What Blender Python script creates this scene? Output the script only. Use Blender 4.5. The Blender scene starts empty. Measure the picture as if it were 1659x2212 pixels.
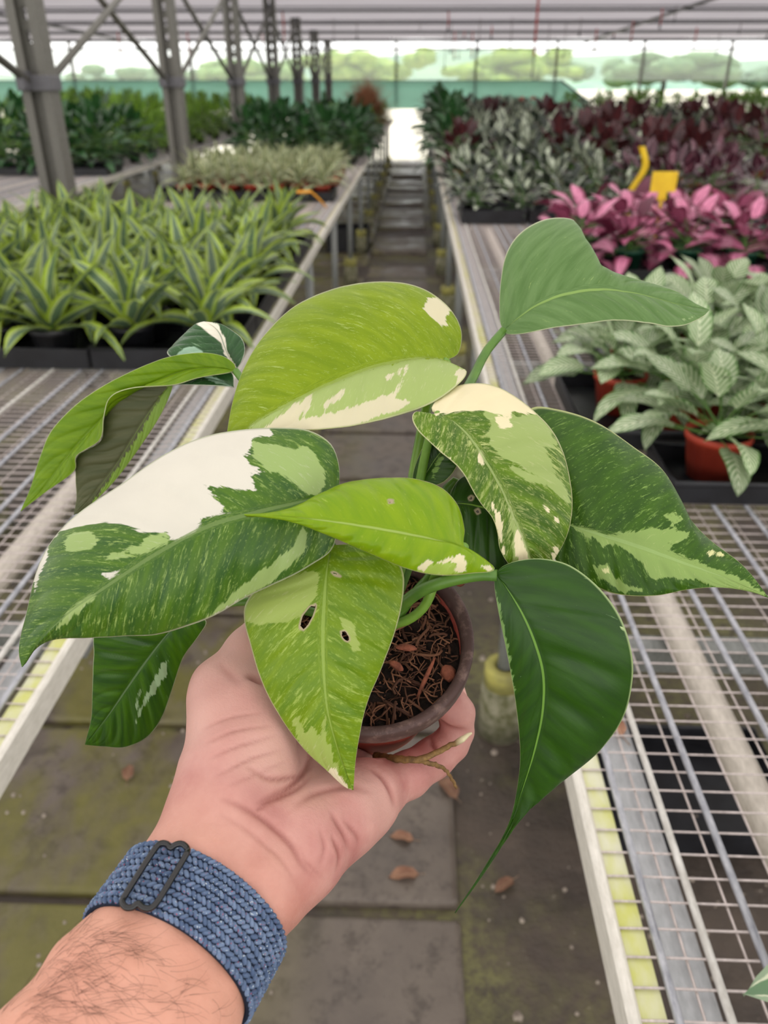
import bpy, math, random
import numpy as np
from mathutils import Vector, Matrix

random.seed(7)
rng = np.random.default_rng(11)
SC = bpy.context.scene
COL = SC.collection

# ------------------------------------------------------------------ camera
F = 1690.0                      # focal length in pixels of the 1659 x 2212 frame
CAM = np.array([0.0, 0.0, 1.40])
PITCH, YAW = math.radians(28.88), math.radians(2.12)
cd = bpy.data.cameras.new('camera')
cam = bpy.data.objects.new('camera', cd)
COL.objects.link(cam)
cam.location = CAM
cam.rotation_euler = (math.pi / 2 - PITCH, 0, YAW)
cd.sensor_fit = 'VERTICAL'
cd.sensor_height = 36
cd.sensor_width = 36
cd.lens = 36 * F / 2212
cd.clip_start = 0.02
cd.clip_end = 400
cd.dof.use_dof = True
cd.dof.focus_distance = 0.35
cd.dof.aperture_fstop = 11.0
SC.camera = cam
cy, sy, cp, sp = math.cos(YAW), math.sin(YAW), math.cos(PITCH), math.sin(PITCH)
VR = np.array([cy, sy, 0.0])
VF = np.array([-sy * cp, cy * cp, -sp])
VU = np.array([-sy * sp, cy * sp, cp])


def U(x, y, d):
    """point at depth d (metres along the view axis) on the sight line through pixel x, y"""
    return CAM + VR * ((x - 829.5) / F * d) + VU * (-(y - 1106) / F * d) + VF * d


def U3(p):
    p = np.asarray(p, float)
    return CAM + np.outer((p[:, 0] - 829.5) / F * p[:, 2], VR) + np.outer(-(p[:, 1] - 1106) / F * p[:, 2], VU) + np.outer(p[:, 2], VF)


def PX(v):
    q = np.asarray(v) - CAM
    d = q @ VF
    return 829.5 + F * (q @ VR) / d, 1106 - F * (q @ VU) / d, d


# ------------------------------------------------------------------ sky and exposure
w = bpy.data.worlds.new('overcast_sky')
SC.world = w
w.use_nodes = True
wn = w.node_tree
wn.nodes.clear()
bg = wn.nodes.new('ShaderNodeBackground')
wo = wn.nodes.new('ShaderNodeOutputWorld')
bg.inputs[0].default_value = (1.0, 0.998, 0.98, 1)
bg.inputs[1].default_value = 4.2
wn.links.new(bg.outputs[0], wo.inputs[0])
sun_d = bpy.data.lights.new('hazy_sun', 'SUN')
sun_d.energy = 5.0
sun_d.angle = math.radians(25)
sun_d.color = (1.0, 0.97, 0.93)
sun = bpy.data.objects.new('hazy_sun', sun_d)
COL.objects.link(sun)
sun.rotation_euler = (math.radians(-32), math.radians(-12), 0)
SC.view_settings.view_transform = 'Standard'
SC.view_settings.look = 'None'
SC.view_settings.gamma = 1.0
SC.view_settings.use_curve_mapping = False
SC.view_settings.exposure = -0.85


# ------------------------------------------------------------------ helpers: colour and node materials
def lin(c):
    c = np.asarray(c, float) / 255
    r = np.where(c <= 0.04045, c / 12.92, ((c + 0.055) / 1.055) ** 2.4)
    return (float(r[0]), float(r[1]), float(r[2]), 1.0)


class NT:
    """small node-tree writer"""

    def __init__(self, name):
        self.m = bpy.data.materials.new(name)
        self.m.use_nodes = True
        self.t = self.m.node_tree
        self.t.nodes.clear()
        self.out = self.t.nodes.new('ShaderNodeOutputMaterial')

    def n(self, kind, **kw):
        nd = self.t.nodes.new('ShaderNode' + kind)
        for k, v in kw.items():
            setattr(nd, k, v)
        return nd

    def put(self, sock, v):
        if hasattr(v, 'is_output') or isinstance(v, bpy.types.NodeSocket):
            self.t.links.new(v, sock)
        else:
            sock.default_value = v
        return self

    def math(self, op, a, b=0.0, c=None, clamp=False):
        nd = self.n('Math', operation=op, use_clamp=clamp)
        self.put(nd.inputs[0], a)
        self.put(nd.inputs[1], b)
        if c is not None:
            self.put(nd.inputs[2], c)
        return nd.outputs[0]

    def mix(self, f, a, b, mode='MIX'):
        nd = self.n('MixRGB', blend_type=mode)
        self.put(nd.inputs[0], f)
        self.put(nd.inputs[1], a)
        self.put(nd.inputs[2], b)
        return nd.outputs[0]

    def coord(self, which='Object'):
        return self.n('TexCoord').outputs[which]

    def attr(self, name, out='Fac'):
        return self.n('Attribute', attribute_name=name).outputs[out]

    def noise(self, vec, scale, detail=3, rough=0.55, out=0):
        nd = self.n('TexNoise')
        if vec is not None:
            self.put(nd.inputs['Vector'], vec)
        nd.inputs['Scale'].default_value = scale
        nd.inputs['Detail'].default_value = detail
        nd.inputs['Roughness'].default_value = rough
        return nd.outputs[out]

    def mapr(self, v, a, b, c=0.0, d=1.0):
        nd = self.n('MapRange')
        self.put(nd.inputs[0], v)
        for i, q in enumerate((a, b, c, d)):
            nd.inputs[i + 1].default_value = q
        return nd.outputs[0]

    def scale(self, vec, s):
        nd = self.n('Mapping')
        self.put(nd.inputs[0], vec)
        nd.inputs['Scale'].default_value = s
        return nd.outputs[0]

    def bump(self, h, strength=0.3, dist=0.001):
        nd = self.n('Bump')
        nd.inputs['Strength'].default_value = strength
        nd.inputs['Distance'].default_value = dist
        self.put(nd.inputs['Height'], h)
        return nd.outputs[0]

    def bsdf(self, col, rough=0.5, spec=0.5, metal=0.0, normal=None, **kw):
        nd = self.n('BsdfPrincipled')
        self.put(nd.inputs['Base Color'], col)
        self.put(nd.inputs['Roughness'], rough)
        self.put(nd.inputs['Specular IOR Level'], spec)
        self.put(nd.inputs['Metallic'], metal)
        if normal is not None:
            self.put(nd.inputs['Normal'], normal)
        for k, v in kw.items():
            self.put(nd.inputs[k], v)
        return nd.outputs[0]

    def mixs(self, f, a, b):
        nd = self.n('MixShader')
        self.put(nd.inputs[0], f)
        self.put(nd.inputs[1], a)
        self.put(nd.inputs[2], b)
        return nd.outputs[0]

    def done(self, s):
        self.t.links.new(s, self.out.inputs[0])
        return self.m


def plain(name, rgb, rough=0.5, spec=0.4, metal=0.0, var=0.12, scale=30.0, rgb2=None, bump=0.0, contrast=(0.35, 0.65)):
    t = NT(name)
    co = t.coord()
    nz = t.noise(co, scale, 4)
    c1 = lin(rgb)
    c2 = lin(rgb2) if rgb2 else tuple(v * (1 - 2 * var) for v in c1[:3]) + (1,)
    col = t.mix(t.mapr(nz, contrast[0], contrast[1]), c1, c2)
    nrm = t.bump(t.noise(co, scale * 3, 4), bump, 0.002) if bump else None
    return t.done(t.bsdf(col, rough, spec, metal, nrm))


# ------------------------------------------------------------------ helpers: meshes
class MB:
    def __init__(self):
        self.v, self.f, self.n = [], [], 0

    def add(self, v, f):
        v = np.asarray(v, float).reshape(-1, 3)
        self.f += [tuple(i + self.n for i in q) for q in f]
        self.v.append(v)
        self.n += len(v)
        return self

    def box(self, x0, x1, y0, y1, z0, z1, M=None):
        v = np.array([[x, y, z] for x in (x0, x1) for y in (y0, y1) for z in (z0, z1)], float)
        if M is not None:
            v = v @ np.array(M.to_3x3()).T + np.array(M.translation)
        return self.add(v, [(0, 1, 3, 2), (4, 6, 7, 5), (0, 4, 5, 1), (2, 3, 7, 6), (0, 2, 6, 4), (1, 5, 7, 3)])

    def tube(self, pts, r, seg=8, closed=False, cap=True):
        P = np.asarray(pts, float)
        n = len(P)
        R = np.full(n, r, float) if np.isscalar(r) else np.asarray(r, float)
        if closed:
            T = np.roll(P, -1, 0) - np.roll(P, 1, 0)
        else:
            T = np.gradient(P, axis=0)
        T /= np.linalg.norm(T, axis=1)[:, None] + 1e-12
        up = np.array([0, 0, 1.0]) if abs(T[0][2]) < 0.9 else np.array([1.0, 0, 0])
        A = np.cross(T[0], up)
        A /= np.linalg.norm(A)
        V = []
        for i in range(n):
            A = A - T[i] * (A @ T[i])
            A /= np.linalg.norm(A) + 1e-12
            B = np.cross(T[i], A)
            for k in range(seg):
                a = 2 * math.pi * k / seg
                V.append(P[i] + R[i] * (A * math.cos(a) + B * math.sin(a)))
        fc = []
        m = n if closed else n - 1
        for i in range(m):
            j = (i + 1) % n
            for k in range(seg):
                l = (k + 1) % seg
                fc.append((i * seg + k, i * seg + l, j * seg + l, j * seg + k))
        if cap and not closed:
            fc.append(tuple(range(seg - 1, -1, -1)))
            fc.append(tuple((n - 1) * seg + k for k in range(seg)))
        return self.add(V, fc)

    def lathe(self, prof, seg=24, c=(0, 0, 0), M=None):
        V = []
        for (r, z) in prof:
            for k in range(seg):
                a = 2 * math.pi * k / seg
                V.append((c[0] + r * math.cos(a), c[1] + r * math.sin(a), c[2] + z))
        V = np.array(V)
        if M is not None:
            V = V @ np.array(M.to_3x3()).T + np.array(M.translation)
        fc = []
        for i in range(len(prof) - 1):
            for k in range(seg):
                l = (k + 1) % seg
                fc.append((i * seg + k, i * seg + l, (i + 1) * seg + l, (i + 1) * seg + k))
        return self.add(V, fc)

    def prism(self, sec, y0, y1):
        """closed (x, z) section pulled along Y"""
        n = len(sec)
        V = [(x, y0, z) for x, z in sec] + [(x, y1, z) for x, z in sec]
        fc = [(i, (i + 1) % n, n + (i + 1) % n, n + i) for i in range(n)]
        fc += [tuple(range(n - 1, -1, -1)), tuple(range(n, 2 * n))]
        return self.add(V, fc)

    def mesh(self, name, mat=None, smooth=True, attrs=None):
        me = bpy.data.meshes.new(name)
        V = np.concatenate(self.v) if self.v else np.zeros((0, 3))
        me.from_pydata(V.tolist(), [], self.f)
        if mat is not None:
            me.materials.append(mat)
        if smooth:
            me.shade_smooth()
        for k, a in (attrs or {}).items():
            a = np.asarray(a, float)
            if a.ndim == 1:
                at = me.attributes.new(k, 'FLOAT', 'POINT')
                at.data.foreach_set('value', a.astype(np.float32))
            else:
                at = me.attributes.new(k, 'FLOAT_VECTOR', 'POINT')
                at.data.foreach_set('vector', a.astype(np.float32).ravel())
        me.update()
        return me

    def build(self, name, mat, parent=None, smooth=True, **tags):
        return link(name, self.mesh(name, mat, smooth), parent, **tags)


def link(name, data, parent=None, **tags):
    o = bpy.data.objects.new(name, data)
    COL.objects.link(o)
    if parent is not None:
        o.parent = parent
    for k, v in tags.items():
        if v is not None:
            o[k] = v
    return o


def thing(name, label, category, loc=(0, 0, 0), rz=0.0, group=None, parent=None):
    o = link(name, None, parent, label=label, category=category, group=group)
    o.empty_display_size = 0.05
    o.location = loc
    o.rotation_euler = (0, 0, rz)
    return o


def bevel(o, wd=0.002, seg=2):
    m = o.modifiers.new('bevel', 'BEVEL')
    m.width = wd
    m.segments = seg
    m.limit_method = 'ANGLE'
    return o


ORD = ('zeroth first second third fourth fifth sixth seventh eighth ninth tenth eleventh twelfth thirteenth fourteenth fifteenth '
       'sixteenth seventeenth eighteenth nineteenth twentieth').split() + ['twenty-' + q for q in
       'first second third fourth fifth sixth seventh eighth ninth'.split()] + ['thirtieth']


def smooth_line(P, n, closed=False):
    """Catmull-Rom through the points of P, n samples evenly spaced along it"""
    P = np.asarray(P, float)
    if len(P) == 2:
        return P[0] + np.linspace(0, 1, n)[:, None] * (P[1] - P[0])
    Q = np.vstack([2 * P[0] - P[1], P, 2 * P[-1] - P[-2]])
    out = []
    for i in range(1, len(Q) - 2):
        t = np.linspace(0, 1, 14, endpoint=False)[:, None]
        a, b, c, d = Q[i - 1], Q[i], Q[i + 1], Q[i + 2]
        out.append(0.5 * (2 * b + (c - a) * t + (2 * a - 5 * b + 4 * c - d) * t ** 2 + (3 * b - a - 3 * c + d) * t ** 3))
    out = np.vstack(out + [P[-1:]])
    s = np.r_[0, np.cumsum(np.linalg.norm(np.diff(out[:, :2] if out.shape[1] == 3 and np.ptp(out[:, 2]) < 5 and np.ptp(out[:, 0]) > 5 else out, axis=0), axis=1))]
    u = np.linspace(0, s[-1], n)
    return np.stack([np.interp(u, s, out[:, k]) for k in range(out.shape[1])], 1)

# ------------------------------------------------------------------ materials of the setting
def dirt_mat():
    t = NT('damp_soil')
    co = t.coord()
    a = t.noise(co, 5.0, 6, 0.65)
    b = t.noise(co, 38.0, 5, 0.7)
    c = t.noise(co, 1.7, 3)
    col = t.mix(t.mapr(a, 0.3, 0.7), lin((46, 39, 34)), lin((92, 80, 70)))
    col = t.mix(t.math('MULTIPLY', t.mapr(c, 0.45, 0.62), t.mapr(b, 0.35, 0.6)), col, lin((118, 116, 70)))
    col = t.mix(t.mapr(b, 0.66, 0.74), col, lin((190, 178, 162)))
    nrm = t.bump(t.math('ADD', a, t.math('MULTIPLY', b, 0.5)), 0.9, 0.012)
    return t.done(t.bsdf(col, t.mapr(a, 0.3, 0.7, 0.35, 0.75), 0.5, 0, nrm))


def slab_mat():
    t = NT('wet_mossy_concrete')
    co = t.coord()
    g = t.n('NewGeometry').outputs['Position']
    sx = t.n('SeparateXYZ')
    t.put(sx.inputs[0], g)
    a = t.noise(g, 4.0, 5, 0.6)
    b = t.noise(g, 22.0, 5, 0.7)
    c = t.noise(t.scale(g, (1.0, 0.6, 1.0)), 7.0, 3, 0.6)
    col = t.mix(t.mapr(a, 0.32, 0.66), lin((84, 74, 66)), lin((122, 112, 102)))
    col = t.mix(t.math('MULTIPLY', t.mapr(b, 0.5, 0.62), 0.55), col, lin((58, 49, 43)))
    moss = t.math('MULTIPLY', t.mapr(sx.outputs[0], -0.12, -0.5), t.mapr(c, 0.38, 0.58), clamp=True)
    col = t.mix(moss, col, t.mix(b, lin((128, 122, 68)), lin((88, 86, 40))))
    nrm = t.bump(t.math('ADD', a, b), 0.45, 0.006)
    return t.done(t.bsdf(col, t.mapr(a, 0.35, 0.65, 0.28, 0.7), 0.5, 0, nrm))


def galv_mat(name, c1, c2, rough=0.45, metal=0.35):
    t = NT(name)
    co = t.coord()
    a = t.noise(t.scale(co, (60, 14, 60)), 3.0, 4, 0.7)
    col = t.mix(t.mapr(a, 0.3, 0.7), lin(c1), lin(c2))
    return t.done(t.bsdf(col, rough, 0.5, metal, t.bump(a, 0.15, 0.001)))


def algae_mat():
    t = NT('algae_stained_metal')
    co = t.coord()
    a = t.noise(t.scale(co, (8, 3.2, 8)), 4.0, 4, 0.6)
    b = t.noise(t.scale(co, (3, 1.3, 3)), 2.0, 3, 0.6)
    col = t.mix(t.mapr(a, 0.35, 0.62), lin((214, 214, 186)), lin((200, 203, 116)))
    col = t.mix(t.mapr(b, 0.52, 0.7), col, lin((212, 206, 186)))
    return t.done(t.bsdf(col, 0.6, 0.3, 0.0, t.bump(a, 0.2, 0.001)))


M_DIRT, M_SLAB = dirt_mat(), slab_mat()
M_ALGAE = algae_mat()
M_RAIL = galv_mat('white_painted_rail', (228, 224, 214), (196, 192, 180), 0.5, 0.0)
M_ROD = galv_mat('galvanised_rod', (188, 189, 194), (130, 132, 140), 0.42, 0.4)
M_RODW = galv_mat('weathered_white_rod', (222, 220, 214), (176, 172, 164), 0.5, 0.1)
M_WIRE = galv_mat('galvanised_wire', (222, 210, 206), (178, 168, 164), 0.45, 0.15)
M_STRIP = galv_mat('grey_channel', (186, 188, 190), (158, 160, 162), 0.5, 0.2)
M_BEAM = galv_mat('white_pipe', (226, 218, 206), (188, 180, 168), 0.55, 0.0)
M_LEG = galv_mat('grey_leg', (150, 152, 150), (116, 120, 116), 0.5, 0.2)
M_FOOT = plain('yellowed_pvc_collar', (182, 176, 96), 0.6, 0.3, 0, scale=24, rgb2=(140, 136, 84))
M_CONC = plain('old_concrete', (150, 146, 124), 0.85, 0.2, 0, scale=40, rgb2=(96, 96, 66), bump=0.4)
M_POST = galv_mat('weathered_steel_post', (120, 118, 112), (92, 90, 82), 0.55, 0.2)
M_DARKSTEEL = galv_mat('dark_roof_steel', (118, 116, 120), (88, 88, 92), 0.55, 0.3)
M_BLACK = plain('black_plastic', (34, 35, 40), 0.42, 0.5, 0, scale=20, rgb2=(20, 20, 24))

# ------------------------------------------------------------------ ground and path slabs
floor = MB().box(-16, 16, -6, 17.0, -0.25, 0.0).build('floor', M_DIRT, None, False, kind='structure')
k = 0
for (xa, xb) in ((-0.93, -0.405), (-0.385, 0.112)):
    yj = -1.36
    while yj < 16.5:
        ya, yb = yj + 0.012, yj + 0.448
        dz = rng.uniform(0.010, 0.024)
        s = bevel(MB().box(xa + rng.uniform(-.006, .006), xb + rng.uniform(-.006, .006), ya, yb, -0.04, dz).build('path_slab', M_SLAB, floor, False), 0.012, 3)
        s.rotation_euler = (rng.uniform(-.004, .004), rng.uniform(-.004, .004), 0)
        yj += 0.46
outside = MB().box(-90, 90, 17.0, 190, -0.30, -0.01).build('ground_outside', plain('sunlit_pale_concrete', (214, 208, 192), 0.8, 0.3, 0, scale=1.2, rgb2=(196, 190, 172)), None, False, kind='structure')

# small stones and litter on the soil
ms = MB()
for i in range(520):
    x, y = (rng.uniform(0.13, 1.2), rng.uniform(0.2, 3)) if i % 3 else (rng.uniform(-1.2, -0.2), rng.uniform(0.3, 2.0))
    r = rng.uniform(0.002, 0.006) * (1.8 if rng.random() < .08 else 1)
    a = [(math.cos(q) * r * rng.uniform(.7, 1.2), math.sin(q) * r * rng.uniform(.7, 1.2)) for q in np.arange(6) * math.pi / 3]
    zz = 0.02 if x < 0.11 else 0.0
    V = [(x + p, y + q, zz) for p, q in a] + [(x + p * .6, y + q * .6, zz + r * .9) for p, q in a]
    ms.add(V, [(j, (j + 1) % 6, 6 + (j + 1) % 6, 6 + j) for j in range(6)] + [tuple(range(6, 12))])
ms.build('gravel', plain('pale_grit', (176, 164, 150), 0.7, 0.4, 0, scale=60, rgb2=(108, 96, 86)), None, True, kind='stuff',
         label='pale grit and small stones scattered over the damp soil', category='gravel')


# ------------------------------------------------------------------ benches
BZ = 0.76


def bench(label, x0, x1, y0, y1, sgn, near=True):
    """x0: the aisle-side edge; sgn +1 when the bench runs to larger x"""
    b = thing('mesh_bench', label, 'bench', (x0, y0, 0))
    L, W = y1 - y0, abs(x1 - x0)

    def X(v):
        return sgn * v
    # edge rail: outer lip and the flange that carries the wire ends
    lip = [(X(0), BZ - .034), (X(.0), BZ + .002), (X(.003), BZ + .005), (X(.008), BZ + .005), (X(.011), BZ + .001), (X(.011), BZ - .034)]
    MB().prism(lip, 0, L).build('edge_rail', M_RAIL, b, False)
    fl = [(X(.0111), BZ - .008), (X(.0111), BZ - .004), (X(.033), BZ - .004), (X(.033), BZ - .034), (X(.030), BZ - .034), (X(.030), BZ - .008)]
    MB().prism(fl, 0, L).build('edge_flange', M_ALGAE, b, False)
    MB().prism([(X(W - v), z) for v, z in ((0, BZ - .034), (0, BZ + .004), (.012, BZ + .004), (.012, BZ - .034))], 0, L).build('edge_rail', M_RAIL, b, False)
    MB().prism([(X(.045), BZ - .013), (X(.045), BZ - .011), (X(.079), BZ - .011), (X(.079), BZ - .013)], 0, L).build('channel_strip', M_STRIP, b, False)
    # wire mesh 25 x 50 mm
    wm = MB()
    for i in range(int(L / 0.0254)):
        y = 0.01 + i * 0.0254
        wv = 0.0006
        P = [(X(.009), y, BZ - .002), (X(.03), y, BZ - .0015), (X(W * .33), y + rng.normal(0, wv), BZ - .003), (X(W * .66), y + rng.normal(0, wv), BZ - .003), (X(W - .008), y, BZ - .002)]
        wm.tube(P, 0.0013, 4, cap=False)
    v = .012
    while v < W:
        wm.tube([(X(v), 0, BZ - .0045), (X(v), L, BZ - .0045)], 0.0013, 4, cap=False)
        v += .0505
    wm.build('wire_mesh', M_WIRE, b, True, kind='stuff')
    # rods along the bench
    offs, v = [], 0.040
    for i, q in enumerate([.040, .081, .125, .228, .262, .345, .40, .47, .55, .60, .70, .78, .86, .95, 1.05, 1.15, 1.25, 1.4, 1.55, 1.7]):
        if q < W - .05:
            MB().tube([(X(q), 0, BZ + .0015), (X(q), L, BZ + .0015)], .0038, 8).build('support_rod', M_RODW if i in (1, 7, 12) else M_ROD, b)
    for q in (.20, .62, 1.10, 1.5):
        if q < W - .1:
            MB().tube([(X(q), 0, BZ - .034), (X(q), L, BZ - .034)], .019, 10).build('support_beam', M_BEAM, b)
    y = 0.24
    while y < L:
        MB().box(*(sorted((X(.03), X(W - .03)))), y - .018, y + .018, BZ - .092, BZ - .055).build('cross_beam', M_LEG, b, False)
        y += 1.25
    for y in (LEG_R if sgn > 0 else LEG_L):
        if y0 < y < y1:
            for q in (.055, W - .06):
                leg = MB().tube([(X(q), y - y0, .055), (X(q), y - y0, BZ - .056)], .0185, 14).build('leg', M_LEG, b)
                MB().lathe([(.021, .172), (.021, .196), (.026, .203), (.044, .203), (.048, .198), (.048, .150), (.021, .150)], 24, (X(q), y - y0, 0)).build('foot_collar', M_FOOT, leg)
                MB().lathe([(.0, .0), (.054, .0), (.052, .150), (.0, .151)], 20, (X(q), y - y0, 0)).build('foot_block', M_CONC, leg)
    return b


LEG_R = [0.18, 1.44, 2.72, 4.0, 5.3, 6.6, 7.9, 9.2, 10.5, 11.8, 13.1, 14.4, 15.7]
LEG_L = [-.1, 2.35, 3.72, 4.96, 6.2, 7.5, 8.8, 10.1, 11.4, 12.7, 14.0, 15.3]
bench('long wire mesh bench with yellow-stained rail carrying the calatheas and pink plants', 0.176, 1.95, -0.6, 16.4, 1)
bench('long wire mesh bench with yellow-stained rail carrying the striped dracaenas', -0.433, -1.52, -0.6, 16.4, -1)
bench('wire mesh bench behind the steel posts carrying dark bushy plants', -2.31, -4.0, 2.0, 16.4, -1)
bench('farther wire mesh bench beyond the silver-leaved plants', 2.45, 4.2, 3.0, 16.4, 1)
bench('rear wire mesh bench of hedge-like plants along the outer side', -4.6, -6.3, 5.0, 16.4, -1)
bench('rear wire mesh bench carrying low silver plants at the outer side', 4.8, 6.6, 6.0, 16.4, 1)

# ------------------------------------------------------------------ steel posts with crossed braces
PX_ = -1.65
PY = [1.71, 3.84, 5.97, 8.10, 10.23, 12.36, 14.49, 16.62]


def roof_z(y):
    return 2.07 + 0.020 * (17 - y) if y > 4 else 2.33 + 0.03 * (4 - y)


for i, y in enumerate(PY):
    lab = 'weathered steel post %s' % ('out by the near end of the dracaena bench' if i == 0 else
          ('nearest the striped dracaenas with a slotted web' if i == 1 else '%s in the line along the dracaena bench' % ORD[i]))
    p = thing('steel_post', lab, 'post', (PX_, y, 0), 0.0, 'steel posts between the benches')
    h = roof_z(y)
    for q in (-.055, .055):
        MB().box(q - .008 if q < 0 else q - .03, q + .03 if q < 0 else q + .008, -.05, .05, 0, h).build('flange', M_POST, p, False)
    wb = MB().box(-.03, .03, -.012, .012, 0, 1.50).box(-.03, -.012, -.012, .012, 1.5, h).box(.012, .03, -.012, .012, 1.5, h)
    for zz in np.arange(1.5, h, .085):
        wb.box(-.012, .012, -.012, .012, zz, min(zz + .04, h))
    wb.build('web', M_POST, p, False)
    bevel(MB().box(-.075, .075, -.065, .065, 1.36, 1.42).build('bracket', M_DARKSTEEL, p, False), .004)
for i in range(len(PY) - 1):
    ya, yb = PY[i], PY[i + 1]
    pos = 'near end' if i == 0 else '%s and %s posts' % (ORD[i], ORD[i + 1])
    for up in (0, 1):
        br = thing('cross_brace', 'thin steel brace %s between the %s of the row' % ('rising away' if up else 'falling away', pos), 'brace', (PX_, ya, 0), 0, 'crossed braces between the posts')
        z0, z1 = (1.40, min(2.1, roof_z(yb) - .05)) if up else (min(2.1, roof_z(ya) - .05), 1.40)
        sx = .02 if up else -.02
        MB().tube([(sx, .07, z0), (sx, yb - ya - .07, z1)], .017, 8).build('rod', M_POST, br)
        for yy, zz in ((.09, z0), (yb - ya - .09, z1)):
            bevel(MB().box(sx - .012, sx + .012, yy - .05, yy + .05, zz - .035, zz + .035).build('end_plate', M_DARKSTEEL, br, False), .003)

# ------------------------------------------------------------------ roof film on purlins


def film_mat(name, col, trans, clear, rough=0.5):
    t = NT(name)
    co = t.coord()
    a = t.noise(t.scale(co, (0.5, 2.0, 1.0)), 2.2, 4, 0.6)
    c = t.mix(t.mapr(a, 0.3, 0.7), lin(col), tuple(v * 0.86 for v in lin(col)[:3]) + (1,))
    d = t.n('BsdfDiffuse')
    t.put(d.inputs[0], c)
    tr = t.n('BsdfTranslucent')
    t.put(tr.inputs[0], c)
    s = t.mixs(trans, d.outputs[0], tr.outputs[0])
    if clear:
        tp = t.n('BsdfTransparent')
        tp.inputs[0].default_value = (0.97, 0.98, 0.97, 1)
        s = t.mixs(clear, s, tp.outputs[0])
    return t.done(s)


M_ROOF = film_mat('milky_roof_film', (228, 224, 224), 0.62, 0.0)
M_ROOFDIM = film_mat('grey_dim_roof_film', (170, 164, 168), 0.42, 0.0)  # far roof's dimness put into a greyer, less translucent film colour
M_FILM = film_mat('clear_wall_film', (206, 210, 206), 0.5, 0.78)
M_NET = film_mat('green_shade_net', (156, 194, 180), 0.62, 0.12)
ceiling = MB().box(-14, 14, 16.93, 17.0, 2.03, 2.075).build('ceiling', M_DARKSTEEL, None, False, kind='structure')
ys = [17.0, 15.2, 13.4, 11.6, 9.8, 8.0, 6.0, 3.8, 1.4, -1.4, -4.5, -8]
for a, b in zip(ys[:-1], ys[1:]):
    n, mxs = 9, 29
    V, fc = [], []
    xs = np.linspace(-14, 14, mxs)
    for j in range(n):
        f = j / (n - 1)
        y = a + (b - a) * f
        for x in xs:
            sag = .05 * math.sin(math.pi * f) + .012 * math.sin(x * 2.3 + a) * math.sin(math.pi * f)
            V.append((x, y, roof_z(y) + .02 - sag))
    for j in range(n - 1):
        for i in range(mxs - 1):
            fc.append((j * mxs + i, j * mxs + i + 1, (j + 1) * mxs + i + 1, (j + 1) * mxs + i))
    o = MB().add(V, fc).build('film_panel', M_ROOFDIM if a > 8.5 else M_ROOF, ceiling)
    if b > -4:
        MB().tube([(-14, b, roof_z(b) - .01), (14, b, roof_z(b) - .01)], .017, 8).build('purlin', M_DARKSTEEL, ceiling)
    m = (a + b) / 2
    if m > 8:
        MB().tube([(-14, m, roof_z(m) - .05), (14, m, roof_z(m) - .05)], .008, 6).build('purlin_wire', M_DARKSTEEL, ceiling)
for x in (-9, -5.3, 3.1, 7.2, 10.6):
    MB().tube([(x, 17, roof_z(17) - .05), (x + .0, 4, roof_z(4) - .06), (x, -4, roof_z(-4) - .06)], .02, 8).build('rafter', M_DARKSTEEL, ceiling)

# ------------------------------------------------------------------ end wall: clear film over green net
wall = MB().box(-14, 14, 17.00, 17.03, 1.905, 1.93).build('wall_end', M_DARKSTEEL, None, False, kind='structure')
xs = [-14, -11.5, -9, -6.6, -4.3, -2.2, -.4, 1.1, 2.6, 4.2, 5.8, 7.6, 9.6, 11.8, 14]
for a, b in zip(xs[:-1], xs[1:]):
    MB().box(a + .02, b - .02, 17.008, 17.014, 1.395, 1.91).build('film_pane', M_FILM, wall, False)
    MB().box(a - .02, a + .02, 16.98, 17.04, .0 if abs(a + .4) > .6 else 1.0, 2.04).build('mullion', M_STRIP if -3 < a < -2 else M_POST, wall, False)
MB().box(-14, 2.75, 17.0, 17.02, 1.385, 1.405).build('net_rail', M_DARKSTEEL, wall, False)
for a, b in ((-14, -6.6), (-6.6, -2.2), (-2.2, 1.1)):
    MB().box(a + .01, b - .01, 16.96, 16.966, .92, 1.39).build('net_panel', M_NET, wall, False)
MB().prism([(1.11, .92), (1.11, 1.39), (2.72, 1.39), (3.25, 1.06), (3.25, .92)], 16.96, 16.966).build('net_panel', M_NET, wall, False)
MB().tube([(2.72, 16.96, 1.40), (3.3, 16.96, 1.03)], .02, 6).build('net_rail', M_DARKSTEEL, wall)

# ------------------------------------------------------------------ trees and hills outside


def leafy_mat(name, c1, c2, sc=1.2):
    t = NT(name)
    co = t.coord()
    a = t.noise(co, sc, 6, 0.75)
    col = t.mix(t.mapr(a, 0.38, 0.62), lin(c1), lin(c2))
    return t.done(t.bsdf(col, 0.7, 0.2, 0, t.bump(a, 1.0, 0.3)))


def blob(mb, c, r, sub=3):
    import bmesh
    bm = bmesh.new()
    bmesh.ops.create_icosphere(bm, subdivisions=sub, radius=1)
    ph = rng.uniform(0, 6.28, 6)
    V = []
    for v in bm.verts:
        p = np.array(v.co)
        q = 1 + .12 * math.sin(5 * p[0] + ph[0]) * math.sin(4 * p[1] + ph[1]) + .1 * math.sin(9 * p[2] + ph[2]) * math.sin(8 * p[0] + ph[3]) + rng.normal(0, .05)
        V.append(np.array(c) + p * np.array(r) * q)
    fc = [tuple(v.index for v in f.verts) for f in bm.faces]
    mb.add(V, fc)
    bm.free()


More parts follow.
